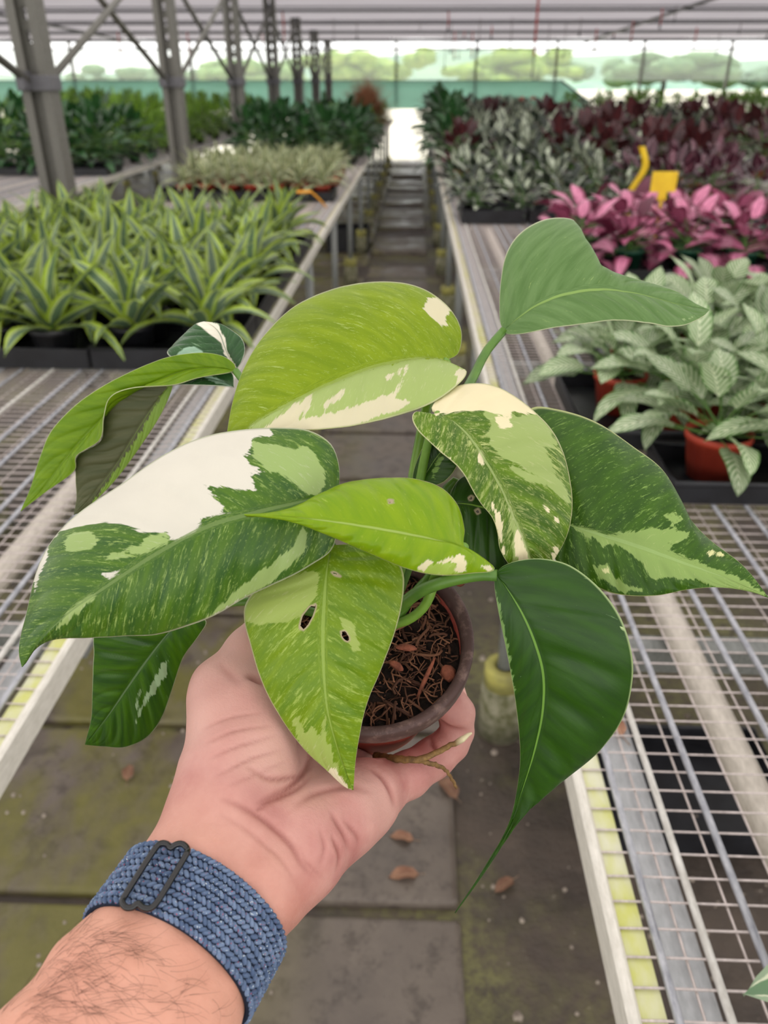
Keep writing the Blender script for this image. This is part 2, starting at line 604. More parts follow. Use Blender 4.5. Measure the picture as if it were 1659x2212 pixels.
TREES = [  # x, y, height, spread, colours, words
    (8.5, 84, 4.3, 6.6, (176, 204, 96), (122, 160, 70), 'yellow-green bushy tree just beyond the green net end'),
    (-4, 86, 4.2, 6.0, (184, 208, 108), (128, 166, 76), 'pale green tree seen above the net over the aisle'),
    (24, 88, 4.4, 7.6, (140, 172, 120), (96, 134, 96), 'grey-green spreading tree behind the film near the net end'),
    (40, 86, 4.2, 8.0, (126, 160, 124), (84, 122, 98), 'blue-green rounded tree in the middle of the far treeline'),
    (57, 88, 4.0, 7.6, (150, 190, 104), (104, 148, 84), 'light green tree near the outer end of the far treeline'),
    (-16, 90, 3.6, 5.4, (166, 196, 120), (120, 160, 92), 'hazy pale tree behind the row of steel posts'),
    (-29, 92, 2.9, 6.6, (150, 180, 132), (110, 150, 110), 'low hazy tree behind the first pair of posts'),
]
M_BARK = plain('bark', (96, 82, 66), 0.8, 0.2, 0, scale=8, rgb2=(66, 56, 46), bump=.4)
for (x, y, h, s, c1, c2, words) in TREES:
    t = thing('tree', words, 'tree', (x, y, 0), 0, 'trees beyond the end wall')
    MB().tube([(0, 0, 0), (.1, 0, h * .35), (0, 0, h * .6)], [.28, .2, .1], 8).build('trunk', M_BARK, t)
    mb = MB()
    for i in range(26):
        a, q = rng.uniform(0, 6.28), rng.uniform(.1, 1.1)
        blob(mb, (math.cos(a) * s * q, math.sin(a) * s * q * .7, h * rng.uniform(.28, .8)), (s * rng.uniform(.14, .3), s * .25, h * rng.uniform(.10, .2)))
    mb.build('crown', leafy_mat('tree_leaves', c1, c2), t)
xs = np.linspace(-150, 150, 61)
hz = [(6.0 if x > -25 else 2.4) + .6 * math.sin(x * .06 + 1) + .5 * math.sin(x * .17) for x in xs]
V = [(x, 150, -.5) for x in xs] + [(x, 165, z * .8) for x, z in zip(xs, hz)] + [(x, 188, z) for x, z in zip(xs, hz)]
n = len(xs)
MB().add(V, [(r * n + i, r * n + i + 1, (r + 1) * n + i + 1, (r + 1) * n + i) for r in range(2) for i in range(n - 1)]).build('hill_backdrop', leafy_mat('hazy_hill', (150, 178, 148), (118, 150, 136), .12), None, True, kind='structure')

# ------------------------------------------------------------------ cables and strings that hang from the roof
M_RED = plain('faded_red_cord', (190, 96, 92), 0.6, 0.3, 0, scale=40)
M_GREYC = plain('grey_cord', (132, 124, 122), 0.6, 0.3, 0, scale=40)
for i in range(30):
    px = [905, 960, 965, 972, 980, 990, 1000, 1010, 1018, 1032, 1058, 1100, 1215, 1245, 1280, 1318, 1355, 1412, 1490, 1580, 1640, 250, 402, 565, 612, 720, 770, 1540, 1180, 1440][i]
    red = i in (2, 4, 6, 8, 10, 14, 15, 16, 17, 18, 21, 22, 23, 24)
    y = rng.uniform(11.0, 15.5)
    x = (px - 901) / 1965 * (y * 1.0) + 0
    ln = rng.uniform(.10, .42) if i != 1 else .5
    z = roof_z(y)
    c = thing('roof_string', '%s string hanging from the roof film, %s along from the posts' % ('faded red' if red else 'thin grey', ORD[i + 1]), 'string', (x, y, z), 0, 'strings hanging from the roof')
    MB().tube([(0, 0, 0), (.004, 0, -ln * .5), (0, 0, -ln)], .011 if red else .006, 6).build('strand', M_RED if red else M_GREYC, c)
    MB().lathe([(0, -.03), (.016, -.02), (.016, .01), (0, .02)], 8, (0, 0, -ln)).build('end_clip', M_DARKSTEEL, c)
yq = 9.0
xq = (1152 - 901) / 1965 * yq
c = thing('hanging_hook', 'long red rod with a dark hook hanging over the aisle side', 'hook', (xq, yq, roof_z(yq)), 0)
MB().tube([(0, 0, 0), (0, 0, -.62)], .012, 8).build('rod', M_RED, c)
a = np.linspace(0, 4.2, 14)
MB().tube([(0, 0, -.62), (0, 0, -.78)] + [(.03 - .03 * math.cos(q), 0, -.80 - .03 * math.sin(q)) for q in a], .007, 6).build('hook', M_DARKSTEEL, c)

# ------------------------------------------------------------------ nursery plants on the benches


def leaf_grid(L, W, shape, e0, droop, fold=.25, nt=6, ns=2, wave=0.0, az=0.0, base=(0, 0, 0), pet=0.0, roll=0.0):
    """one leaf blade (with a short petiole) as a small grid; returns vertices, faces, (s, t, r)"""
    t = np.linspace(0, 1, nt + 1)
    el = e0 - droop * t ** 1.3
    st = L / nt
    py = np.r_[0, np.cumsum(np.cos(el[:-1]) * st)] + pet * math.cos(e0)
    pz = np.r_[0, np.cumsum(np.sin(el[:-1]) * st)] + pet * math.sin(e0)
    if shape == 'strap':
        wd = np.sin(math.pi * np.clip(t * .93 + .07, 0, 1) ** .62) ** .8
    elif shape == 'ovate':
        wd = np.sin(math.pi * np.clip(t, 0, 1) ** .72) ** .75
    elif shape == 'heart':
        wd = np.sin(math.pi * np.clip(t * .97 + .03, 0, 1) ** .55) ** .8
    else:
        wd = np.sin(math.pi * t ** .85)
    wd[-1] = 0
    s = np.linspace(-1, 1, 2 * ns + 1)
    V, A = [], []
    r = rng.random()
    for i in range(nt + 1):
        nz, ny = math.cos(el[i]), -math.sin(el[i])
        for q in s:
            x = q * W * wd[i] * .5
            up = (abs(q) * fold * W * wd[i] * .5) + wave * W * math.sin(t[i] * 9 + q * 2) * abs(q)
            V.append((x, py[i] + up * ny, pz[i] + up * nz))
            A.append((q, t[i], r))
    V = np.array(V)
    if roll:
        c, sn = math.cos(roll), math.sin(roll)
        V[:, 0], V[:, 2] = V[:, 0] * c + (V[:, 2] - 0) * sn * .3, V[:, 2] - V[:, 0] * sn
    c, sn = math.cos(az), math.sin(az)
    X = V[:, 0] * c - V[:, 1] * sn
    Y = V[:, 0] * sn + V[:, 1] * c
    V = np.stack([X + base[0], Y + base[1], V[:, 2] + base[2]], 1)
    m = 2 * ns + 1
    fc = [(i * m + j, i * m + j + 1, (i + 1) * m + j + 1, (i + 1) * m + j) for i in range(nt) for j in range(m - 1)]
    P0 = np.array(base)
    P1 = np.array([base[0] - sn * pet * math.cos(e0), base[1] + c * pet * math.cos(e0), base[2] + pet * math.sin(e0)])
    return V, fc, np.array(A), (P0, P1)


def leaf_shader(name, pattern, c1, c2, c3, trans=0.22, rough=0.38, dusk=0.0):
    """c1 main, c2 second, c3 third colour; pattern picks how they lie on the blade"""
    t = NT(name)
    st = t.n('SeparateXYZ')
    t.put(st.inputs[0], t.attr('st', 'Vector'))
    s, tt, r = st.outputs[0], st.outputs[1], st.outputs[2]
    a = t.math('ABSOLUTE', s)
    nz = t.noise(t.coord(), 45.0, 4, 0.6)
    c1, c2, c3 = lin(c1), lin(c2), lin(c3)
    an = t.math('ADD', a, t.math('MULTIPLY', t.math('SUBTRACT', nz, .5), .35))
    if pattern == 'edge':            # dark centre, pale line, bright margin
        col = t.mix(t.mapr(an, .50, .60), c2, c1)
        col = t.mix(t.math('MULTIPLY', t.mapr(an, .44, .50), t.mapr(an, .64, .58)), col, c3)
    elif pattern == 'rib':           # pale feathered stripes along the side veins
        ph = t.math('SUBTRACT', t.math('MULTIPLY', tt, 58.0), t.math('MULTIPLY', a, 16.0))
        wv = t.math('SINE', ph)
        col = t.mix(t.mapr(wv, -.45, .3), c1, c2)
        col = t.mix(t.mapr(an, .80, 1.0), col, c3)
        col = t.mix(t.mapr(a, .09, .04), col, c2)
    elif pattern == 'blotch':        # broad coloured heart, darker margin
        col = t.mix(t.mapr(an, .35, .85), c1, c2)
        col = t.mix(t.mapr(nz, .58, .7), col, c3)
        col = t.mix(t.mapr(a, .08, .03), col, c3)
        col = t.mix(t.mapr(r, dusk, dusk - .12), col, c2)
    else:
        col = t.mix(t.mapr(nz, .35, .65), c1, c2)
        col = t.mix(t.mapr(a, .07, .03), col, c3)
    v = t.n('HueSaturation')
    t.put(v.inputs['Value'], t.mapr(r, 0, 1, .62, 1.2))
    t.put(v.inputs['Color'], col)
    col = v.outputs[0]
    b = t.bsdf(col, rough, 0.5)
    tr = t.n('BsdfTranslucent')
    t.put(tr.inputs[0], col)
    return t.done(t.mixs(trans, b, tr.outputs[0]))


M_SOILB = plain('potting_soil', (52, 40, 32), 0.9, 0.2, 0, scale=60, rgb2=(30, 22, 18), bump=.6)
M_TERRA = plain('terracotta_red_plastic', (178, 66, 44), 0.5, 0.4, 0, scale=14, rgb2=(150, 50, 34))
M_GREENPOT = plain('dark_green_plastic', (18, 74, 52), 0.45, 0.4, 0, scale=14, rgb2=(14, 54, 40))
M_STEMG = plain('green_stalk', (92, 128, 58), 0.5, 0.4, 0, scale=50, rgb2=(70, 104, 44))

SPECIES = {
    'dracaena': dict(mat=leaf_shader('lemon_edged_leaf', 'edge', (158, 182, 62), (96, 120, 92), (190, 206, 140), .25), pot=M_BLACK, pr=.056, ph=.085, n=15, L=(.18, .25), W=(.044, .058),
                     shape='strap', e=(86, 20), droop=(22, 85), fold=.35, pet=.01, z=(.065, .10), nt=8),
    'cream': dict(mat=leaf_shader('cream_edged_leaf', 'edge', (206, 208, 158), (104, 128, 84), (226, 226, 190), .25), pot=M_TERRA, pr=.05, ph=.075, n=22, L=(.13, .19), W=(.018, .026),
                  shape='strap', e=(84, 8), droop=(40, 90), fold=.3, pet=.0, z=(.07, .12), nt=5),
    'calathea': dict(mat=leaf_shader('feathered_leaf', 'rib', (84, 128, 60), (204, 214, 180), (96, 138, 70), .25), pot=M_TERRA, pr=.057, ph=.085, n=24, L=(.11, .155), W=(.042, .058),
                     shape='ovate', e=(62, 5), droop=(40, 70), fold=.12, pet=.07, z=(.075, .10), nt=8),
    'pink': dict(mat=leaf_shader('pink_leaf', 'blotch', (216, 132, 166), (116, 44, 70), (136, 54, 84), .14, .38, .4), pot=M_GREENPOT, pr=.055, ph=.085, n=24, L=(.11, .15), W=(.056, .072),
                 shape='ovate', e=(62, -10), droop=(40, 80), fold=.12, pet=.09, z=(.07, .11), nt=7),
    'silver': dict(mat=leaf_shader('silver_leaf', 'blotch', (186, 194, 170), (40, 52, 38), (60, 76, 58), .10, .38, .55), pot=M_BLACK, pr=.055, ph=.085, n=26, L=(.10, .16), W=(.045, .065),
                   shape='ovate', e=(80, 0), droop=(25, 70), fold=.15, pet=.13, z=(.08, .16), nt=4),
    'maroon': dict(mat=leaf_shader('maroon_leaf', 'plain', (84, 34, 36), (52, 24, 30), (110, 52, 50), .15, .45), pot=M_TERRA, pr=.055, ph=.085, n=24, L=(.13, .19), W=(.07, .10),
                   shape='ovate', e=(82, 10), droop=(20, 60), fold=.15, pet=.16, z=(.10, .20), nt=4),
    'purple': dict(mat=leaf_shader('dusky_purple_leaf', 'blotch', (92, 40, 58), (54, 22, 34), (150, 124, 130), .12), pot=M_TERRA, pr=.055, ph=.085, n=24, L=(.10, .15), W=(.055, .075),
                   shape='ovate', e=(80, 0), droop=(25, 70), fold=.15, pet=.13, z=(.08, .16), nt=4),
    'broad': dict(mat=leaf_shader('glossy_dark_leaf', 'plain', (50, 96, 46), (34, 72, 38), (96, 140, 80), .15, .28), pot=M_BLACK, pr=.06, ph=.09, n=34, L=(.13, .20), W=(.06, .085),
                  shape='ovate', e=(84, -5), droop=(25, 80), fold=.2, pet=.16, z=(.08, .26), nt=4),
    'fern': dict(mat=leaf_shader('light_fern_leaf', 'plain', (150, 190, 66), (108, 154, 54), (176, 204, 104), .32, .5), pot=M_BLACK, pr=.06, ph=.09, n=64, L=(.13, .24), W=(.022, .034),
                 shape='strap', e=(88, -5), droop=(20, 80), fold=.2, pet=.12, z=(.08, .28), nt=3),
    'hedge': dict(mat=leaf_shader('fresh_green_leaf', 'plain', (136, 174, 72), (94, 138, 54), (180, 200, 110), .28, .5), pot=M_BLACK, pr=.06, ph=.09, n=60, L=(.07, .12), W=(.03, .045),
                  shape='ovate', e=(85, -10), droop=(20, 60), fold=.2, pet=.10, z=(.08, .34), nt=3),
}
WORDS = {'dracaena': 'lemon-edged striped dracaena', 'cream': 'small cream-striped dracaena', 'calathea': 'pale feather-striped calathea', 'pink': 'pink-leaved aglaonema', 'silver': 'silver-leaved dark plant',
         'maroon': 'maroon broad-leaved plant', 'purple': 'dusky purple-leaved plant', 'broad': 'glossy dark green plant', 'fern': 'light green feathery plant', 'hedge': 'fresh green bushy plant'}


def pot_mesh(r, h, mat):
    return MB().lathe([(0, 0), (r * .74, 0), (r * .95, h * .84), (r * 1.0, h * .84), (r * 1.02, h), (r * .95, h), (r * .92, h * .86), (0, h * .86)], 18).mesh('pot', mat)


def plant_leaves(sp, seed):
    """the leaves of one plant: list of (V, faces, attr, petiole)"""
    global rng
    keep, rng = rng, np.random.default_rng(seed)
    d = SPECIES[sp]
    out = []
    for i in range(d['n']):
        f = (i + .5) / d['n']
        e = math.radians(d['e'][0] + (d['e'][1] - d['e'][0]) * f ** .8 + rng.normal(0, 7))
        L = rng.uniform(*d['L']) * (1 - .18 * (1 - f))
        W = rng.uniform(*d['W'])
        az = i * 2.39996 + rng.normal(0, .25)
        z = d['z'][1] + (d['z'][0] - d['z'][1]) * f
        dr = math.radians(d['droop'][0] + (d['droop'][1] - d['droop'][0]) * f + rng.normal(0, 10))
        rr = d['pr'] * .35 * f
        out.append(leaf_grid(L, W, d['shape'], e, dr, d['fold'], d['nt'], 2, .05, az, (-math.sin(az) * rr, math.cos(az) * rr, z), d['pet'] * rng.uniform(.6, 1.2), rng.normal(0, .25)))
    rng = keep
    return out


POTS = {k: pot_mesh(d['pr'], d['ph'], d['pot']) for k, d in SPECIES.items()}
SOILS = {k: MB().lathe([(d['pr'] * .92, d['ph'] * .87), (d['pr'] * .5, d['ph'] * .9), (0, d['ph'] * .91)], 14).mesh('soil', M_SOILB) for k, d in SPECIES.items()}
STEMS, FULL, JOINED = {}, {}, {}


def variant(sp, v):
    """cached meshes of a variant: list of leaf meshes, stem mesh, joined foliage mesh"""
    if (sp, v) in FULL:
        return
    d = SPECIES[sp]
    lv = plant_leaves(sp, 100 * v + sum(map(ord, sp)))
    one = []
    J, JA = MB(), []
    S = MB()
    S.tube([(0, 0, d['ph'] * .85), (.002, 0, d['z'][1] + .005)], [.006, .005], 6)
    for V, fc, A, (p0, p1) in lv:
        mb = MB().add(V, fc)
        one.append(mb.mesh('leaf', d['mat'], True, {'st': A}))
        J.add(V, fc)
        JA.append(A)
        if np.linalg.norm(p1 - p0) > .02:
            S.tube([np.array([0, 0, p0[2] - .02]), p0, p1], .0018, 4, cap=False)
    FULL[sp, v] = one
    STEMS[sp, v] = S.mesh('stalk', M_STEMG)
    JOINED[sp, v] = J.mesh('foliage', d['mat'], True, {'st': np.concatenate(JA)})


COUNT = {}


def plant(sp, x, y, z, label, group, parts=False, sc=1.0, pot=True, rz=None, v=None):
    px, py, dd = PX(np.array([x, y, z + .15]))
    if not (-380 < px < 2050):
        return None
    if v is None:
        v = int(rng.integers(0, 4))
    variant(sp, v)
    r = thing('potted_' + {'dracaena': 'dracaena', 'cream': 'dracaena', 'calathea': 'calathea', 'pink': 'aglaonema', 'fern': 'fern', 'hedge': 'shrub'}.get(sp, 'plant'),
              label, 'plant', (x, y, z), rng.uniform(0, 6.28) if rz is None else rz, group)
    r.scale = (sc, sc, sc)
    link('pot', POTS[sp], r)
    if parts:
        link('soil', SOILS[sp], r)
        link('stalk', STEMS[sp, v], r)
        for me in FULL[sp, v]:
            link('leaf', me, r)
    else:
        link('stalk', STEMS[sp, v], r)
        link('foliage', JOINED[sp, v], r)
    return r


# carrying trays
def tray(x, y, wx, wy, label, z=BZ + .006, h=.05):
    t = thing('plant_tray', label, 'tray', (x, y, z), 0, 'black plant trays')
    o = MB().box(-wx / 2, wx / 2, -wy / 2, wy / 2, 0, .004)
    for sx in (-1, 1):
        o.box(sx * wx / 2 - .003, sx * wx / 2 + .003, -wy / 2, wy / 2, 0, h)
        o.box(-wx / 2, wx / 2, sx * wy / 2 - .003, sx * wy / 2 + .003, 0, h)
    o.build('tray_body', M_BLACK, t, False)
    q = [(-wx / 2, -wy / 2, h), (wx / 2, -wy / 2, h), (wx / 2, wy / 2, h), (-wx / 2, wy / 2, h)]
    MB().tube(q, .006, 6, closed=True).build('tray_lip', M_BLACK, t)
    return t


TZ = BZ + .012
# striped dracaenas on the aisle bench: the front rows leaf by leaf
row, y = 1, 1.95
while y < 3.55:
    for c in range(6):
        x = -.535 - c * .178 + rng.normal(0, .012)
        plant('dracaena', x, y + rng.normal(0, .012), TZ, '%s, %s row from the empty end, %s pot from the aisle' % (WORDS['dracaena'], ORD[row], ORD[c + 1]),
              'striped dracaenas on the aisle bench', row <= 5, rng.uniform(.88, 1.06))
    if row % 2 == 1:
        for c in range(3):
            px, _, _ = PX(np.array([-.625 - c * .356, y, BZ]))
            if px > -200:
                tray(-.625 - c * .356, y + .089, .345, .345, 'black plastic tray of dracaenas, %s tray row, %s from the aisle' % (ORD[(row + 1) // 2], ORD[c + 1]))
    row += 1
    y += .178
# small cream dracaenas behind them
row, y = 1, 5.06
while y < 6.5:
    for c in range(7):
        plant('cream', -.56 - c * .14, y + rng.normal(0, .02), TZ, '%s in red pot, %s row behind the orange tag, %s from the aisle' % (WORDS['cream'], ORD[row], ORD[c + 1]), 'cream dracaenas on the aisle bench', False, rng.uniform(.95, 1.15))
    row += 1
    y += .24
for c in range(4):
    tray(-.62 - c * .27, 5.12, .26, .28, 'black tray under the front cream dracaenas, %s from the aisle' % ORD[c + 1])
# dark broad-leaved plants, then mixed greens to the end of the bench
row, y = 1, 7.3
while y < 15.8:
    for c in range(5):
        sp = 'broad' if y < 10.2 else ('fern' if (row + c) % 3 else 'hedge')
        plant(sp, -.56 - c * .21 + rng.normal(0, .02), y + rng.normal(0, .03), TZ, '%s far along the dracaena bench, %s row, %s from the aisle' % (WORDS[sp], ORD[row], ORD[c + 1]), 'green plants far along the dracaena bench', False, rng.uniform(.78, .98) * (1.0 if y < 9.6 else .72))
    row += 1
    y += .30 + .03 * row
# orange-brown mound
mt = thing('ornamental_grass', 'rounded orange-brown tussock of fine leaves at the aisle end', 'plant', (-.66, 11.4, BZ + .06), 0)
mb, A = MB(), []
for i in range(900):
    az, e = rng.uniform(0, 6.28), math.radians(rng.uniform(5, 88))
    V, fc, a, _ = leaf_grid(rng.uniform(.42, .62), .014, 'strap', e, math.radians(rng.uniform(20, 60)), .2, 3, 1, 0, az, (0, 0, .09))
    mb.add(V, fc)
    A.append(a)
link('foliage', mb.mesh('foliage', leaf_shader('rusty_leaf', 'plain', (206, 146, 112), (158, 126, 92), (214, 164, 134), .3, .6), True, {'st': np.concatenate(A)}), mt)
link('pot', POTS['broad'], mt)

# bench behind the posts
row, y = 1, 6.5
while y < 15.8:
    for c in range(7):
        x = -2.45 - c * .24
        sp = ('broad' if c < 4 else 'hedge') if y < 7.8 else ('fern' if y < 11.5 else 'hedge')
        plant(sp, x, y + rng.normal(0, .03), TZ, '%s on the bench behind the posts, %s row, %s from the posts' % (WORDS[sp], ORD[row], ORD[c + 1]), 'plants on the bench behind the posts', False, rng.uniform(.8, 1.0) * (1.05 if y < 9 else 1.0))
    row += 1
    y += .32 + .05 * row
for c in range(5):
    tray(-2.5 - c * .33, 6.55, .31, .36, 'black tray at the front of the bench behind the posts, %s from the posts' % ORD[c + 1])
row, y = 1, 9.0
while y < 15.8:
    for c in range(6):
        plant('hedge', -4.75 - c * .28, y + rng.normal(0, .04), TZ, '%s on the rear outer bench, %s row, %s across' % (WORDS['hedge'], ORD[row], ORD[c + 1]), 'hedge-like plants on the rear bench', False, rng.uniform(.85, 1.1))
    row += 1
    y += .6

# calatheas in red pots
pts = [(.545, 1.30), (.70, 1.27), (.445, 1.62), (.56, 1.50), (.705, 1.48), (.86, 1.50), (.52, 1.80), (.62, 1.70), (.77, 1.69), (.92, 1.70), (.55, 1.97), (.71, 1.90), (.87, 1.90), (1.02, 1.90), (.80, 2.10), (.97, 2.12), (1.13, 2.10)]
for i, (x, y) in enumerate(pts):
    plant('calathea', x, y, TZ, '%s in red pot, %s counted from the aisle corner of its block' % (WORDS['calathea'], ORD[i + 1]), 'calatheas in red pots', True, rng.uniform(.95, 1.1))
for i, (x, y, a, b) in enumerate([(.63, 1.285, .36, .17), (.66, 1.60, .64, .36), (.80, 2.0, .66, .40)]):
    tray(x, y, a, b, 'black tray holding calatheas, %s from the camera end' % ORD[i + 1], h=.035)
# pink plants
i = 0
for r_, y in enumerate((3.02, 3.24, 3.48)):
    for c in range(5):
        i += 1
        plant('pink', .62 + c * .19 + .05 * r_ + rng.normal(0, .01), y + rng.normal(0, .02), TZ, '%s in green pot, %s row of its tray, %s from the aisle' % (WORDS['pink'], ORD[r_ + 1], ORD[c + 1]), 'pink aglaonemas in green pots', True, rng.uniform(.95, 1.1))
tray(.82, 3.10, .50, .36, 'black tray under the pink plants nearer the aisle', h=.03)
tray(1.36, 3.12, .50, .36, 'black tray under the pink plants farther from the aisle', h=.03)
# silver, maroon and purple plants to the end
row, y = 1, 4.32
while y < 15.9:
    for c in range(7):
        x = .31 + c * .235 + rng.normal(0, .02)
        if x > 1.9:
            continue
        sp = 'silver'
        u = rng.random()
        if y < 5.2 and x > 1.15:
            sp = 'purple'
        elif 4.8 < y < 8.5 and x > .21 * y and u < .6:
            sp = 'maroon'
        elif y > 5 and u < .07:
            sp = 'maroon'
        elif x < .45 and y > 6 and u < .6:
            sp = 'broad'
        sc = .62 + .42 * min(1, max(0, (y - 4.3) / 2.6)) + rng.uniform(-.06, .08)
        if sp in ('maroon', 'purple'):
            sc = max(sc, .9)
        plant(sp, x, y + rng.normal(0, .03), TZ, '%s beyond the pink ones, %s row, %s pot from the aisle' % (WORDS[sp], ORD[row], ORD[c + 1]), 'silver and maroon plants beyond the pink ones', False, sc)
    row += 1
    y += .24 + .022 * row
for c in range(5):
    tray(.40 + c * .34, 4.36, .32, .34, 'black tray at the front of the silver plants, %s from the aisle' % ORD[c + 1], h=.06)
row, y = 1, 4.2
while y < 15.9:
    for c in range(6):
        x = 2.55 + c * .27 + rng.normal(0, .02)
        u = rng.random()
        sp = ('maroon' if u < .45 else 'purple' if u < .6 else 'silver') if y < 8 else ('silver' if u < .8 else 'maroon')
        if y > 12:
            sp = 'hedge' if u < .5 else 'silver'
        plant(sp, x, y + rng.normal(0, .03), TZ, '%s on the farther bench, %s row, %s from the near edge' % (WORDS[sp], ORD[row], ORD[c + 1]), 'plants on the farther bench', False, rng.uniform(.9, 1.1))
    row += 1
    y += .30 + .035 * row
row, y = 1, 8.0
while y < 15.9:
    for c in range(6):
        x = 4.95 + c * .28
        sp = 'silver' if y < 12 else 'hedge'
        plant(sp, x, y + rng.normal(0, .04), TZ, '%s on the rearmost outer bench, %s row, %s across' % (WORDS[sp], ORD[row], ORD[c + 1]), 'plants on the rearmost outer bench', False, rng.uniform(.85, 1.05))
    row += 1
    y += .5
# shrubs outside, seen under the clear film
variant('hedge', 0)
for i in range(14):
    t = thing('garden_shrub', 'green shrub outside beyond the end of the net, %s from the net' % ORD[i + 1], 'shrub', (3.4 + i * .95 + rng.normal(0, .1), 19.6 + rng.normal(0, .3), -.19), rng.uniform(0, 6), 'shrubs outside the end wall')
    t.scale = (2.9, 2.9, rng.uniform(2.2, 2.6))
    link('foliage', JOINED['hedge', 0], t)
    link('stalk', STEMS['hedge', 0], t)
# coral flowers among the far plants
for i, (x, y) in enumerate(((1.32, 11.2), (1.50, 11.5), (1.62, 11.3))):
    f = thing('flower_head', 'coral flower head rising over the far silver plants, %s from the aisle' % ORD[i + 1], 'flower', (x, y, 1.05), 0, 'coral flower heads')
    MB().tube([(0, 0, -.2), (0, 0, .12)], .004, 5).build('flower_stalk', M_STEMG, f)
    M_COR = bpy.data.materials.get('coral_petal') or plain('coral_petal', (226, 120, 104), 0.6, 0.3, 0, scale=30, rgb2=(206, 96, 84))
    for q in range(9):
        V, fc, a, _ = leaf_grid(.07, .035, 'ovate', math.radians(20 + 50 * (q % 3) / 2), .4, .2, 4, 1, 0, q * .7, (0, 0, .12))
        link('petal', MB().add(V, fc).mesh('petal', M_COR), f)

# plant near the lower corner: one leaf reaches into view
cp_ = thing('potted_plant', 'plant whose grey-green pale-edged leaf lies over the empty mesh', 'plant', (.416, .335, TZ), 0)
link('pot', POTS['broad'], cp_)
link('soil', SOILS['broad'], cp_)
M_CORN = leaf_shader('grey_green_pale_edge', 'edge', (150, 172, 140), (104, 138, 100), (214, 222, 190), .15)
for q, (az, e, L) in enumerate(((1.62, 8, .135), (-.9, 40, .12), (.4, 55, .12), (-2.2, 45, .12), (2.9, 50, .11), (-1.6, 70, .1))):
    V, fc, a, pp = leaf_grid(L, .055, 'ovate', math.radians(e), math.radians(38), .25, 10, 3, .05, az, (0, 0, .075), .045)
    lf = link('leaf', MB().add(V, fc).mesh('leaf', M_CORN, True, {'st': a}), cp_)
    MB().tube([(0, 0, .07), pp[0], pp[1]], .002, 5).build('stalk', M_STEMG, cp_)

# ------------------------------------------------------------------ tags
M_YEL = plain('yellow_plastic', (236, 200, 40), 0.5, 0.4, 0, scale=20, rgb2=(220, 180, 30))
M_ORA = plain('orange_plastic', (240, 168, 24), 0.5, 0.4, 0, scale=20, rgb2=(226, 150, 20))
t = thing('plant_tag', 'yellow T-shaped label tag standing among the pink plants', 'tag', (.92, 3.16, TZ), .1)
MB().box(-.048, .048, -.001, .001, .265, .335).box(-.016, .016, -.001, .001, .235, .265).build('tag_plate', M_YEL, t, False)
MB().box(-.005, .005, -.001, .001, .05, .24).build('tag_stake', M_YEL, t, False)
t = thing('plant_tag', 'tall bent yellow strip tag beside the tray of silver plants', 'tag', (1.05, 4.05, TZ), 0)
P = smooth_line([(-.02, 0, .05), (-.022, 0, .16), (.03, 0, .27), (.0, 0, .36)], 14)
n = len(P)
V = np.concatenate([P + np.array([s * .016, q, 0]) for s in (-1, 1) for q in (-.001, .001)])
fc = []
for i in range(n - 1):
    for a, b in ((0, 1), (1, 3), (3, 2), (2, 0)):
        fc.append((a * n + i, b * n + i, b * n + i + 1, a * n + i + 1))
MB().add(V, fc).build('tag_strip', M_YEL, t)
t = thing('plant_tag', 'orange tag bent over beside the rail of the dracaena bench', 'tag', (-.50, 4.70, BZ + .01), .25)
P = [(0, 0, 0), (-.045, .0, .05), (-.085, 0, .085)]
MB().tube(P, .006, 6).build('tag_stake', M_ORA, t)
MB().box(-.165, -.08, -.03, .03, .082, .090).build('tag_plate', M_ORA, t, False)

# litter: dry leaves on the floor and on the mesh, spare trays under the benches
M_DRY = leaf_shader('dry_leaf', 'plain', (176, 132, 104), (140, 98, 76), (196, 160, 130), .1, .7)
for i, (x, y, z, L, az, words) in enumerate([
        (.115, 1.20, .026, .07, .6, 'pale dry leaf on the slab below the grey bench leg'), (.02, 1.09, .026, .05, 1.4, 'small tan dry leaf on the middle slab'),
        (.03, 1.01, .026, .06, 1.7, 'narrow dry leaf beside the hanging leaf tip'), (.245, .66, BZ - .008, .04, .3, 'brown dry leaf lying in the grey bench channel'),
        (.22, 1.02, .006, .05, 2.2, 'curled dry leaf on the soil under the empty mesh'), (-.62, 1.22, .028, .05, .2, 'rusty dry leaf on the mossy slab')]):
    t = thing('dry_leaf', words, 'leaf', (x, y, z), az, 'dry fallen leaves')
    V, fc, a, pp = leaf_grid(L, L * .5, 'ovate', .15, .5, .5, 6, 2, .12)
    link('blade', MB().add(V, fc).mesh('blade', M_DRY, True, {'st': a}), t)
    MB().tube([(0, -.015, .001), (0, 0, 0)], .0007, 4).build('stalk', M_DRY, t)
tray(.62, 1.25, .40, .30, 'black tray stored on the soil under the calathea bench', 0.0, .06)
tray(-.62, 7.7, .38, .32, 'black tray stored on the soil under the dracaena bench', 0.0, .2)
t = thing('storage_crate', 'yellow plastic crate on the floor behind the dracaenas', 'crate', (-1.85, 5.6, 0), .1)
o = MB()
for sx in (-1, 1):
    o.box(sx * .2 - .006, sx * .2 + .006, -.15, .15, 0, .6).box(-.2, .2, sx * .15 - .006, sx * .15 + .006, 0, .6)
o.box(-.2, .2, -.15, .15, 0, .01).build('crate_body', plain('dull_yellow_plastic', (190, 176, 70), .6, .3, 0, scale=10), t, False)
MB().tube([(-.2, -.15, .6), (.2, -.15, .6), (.2, .15, .6), (-.2, .15, .6)], .012, 6, closed=True).build('crate_rim', M_YEL, t)

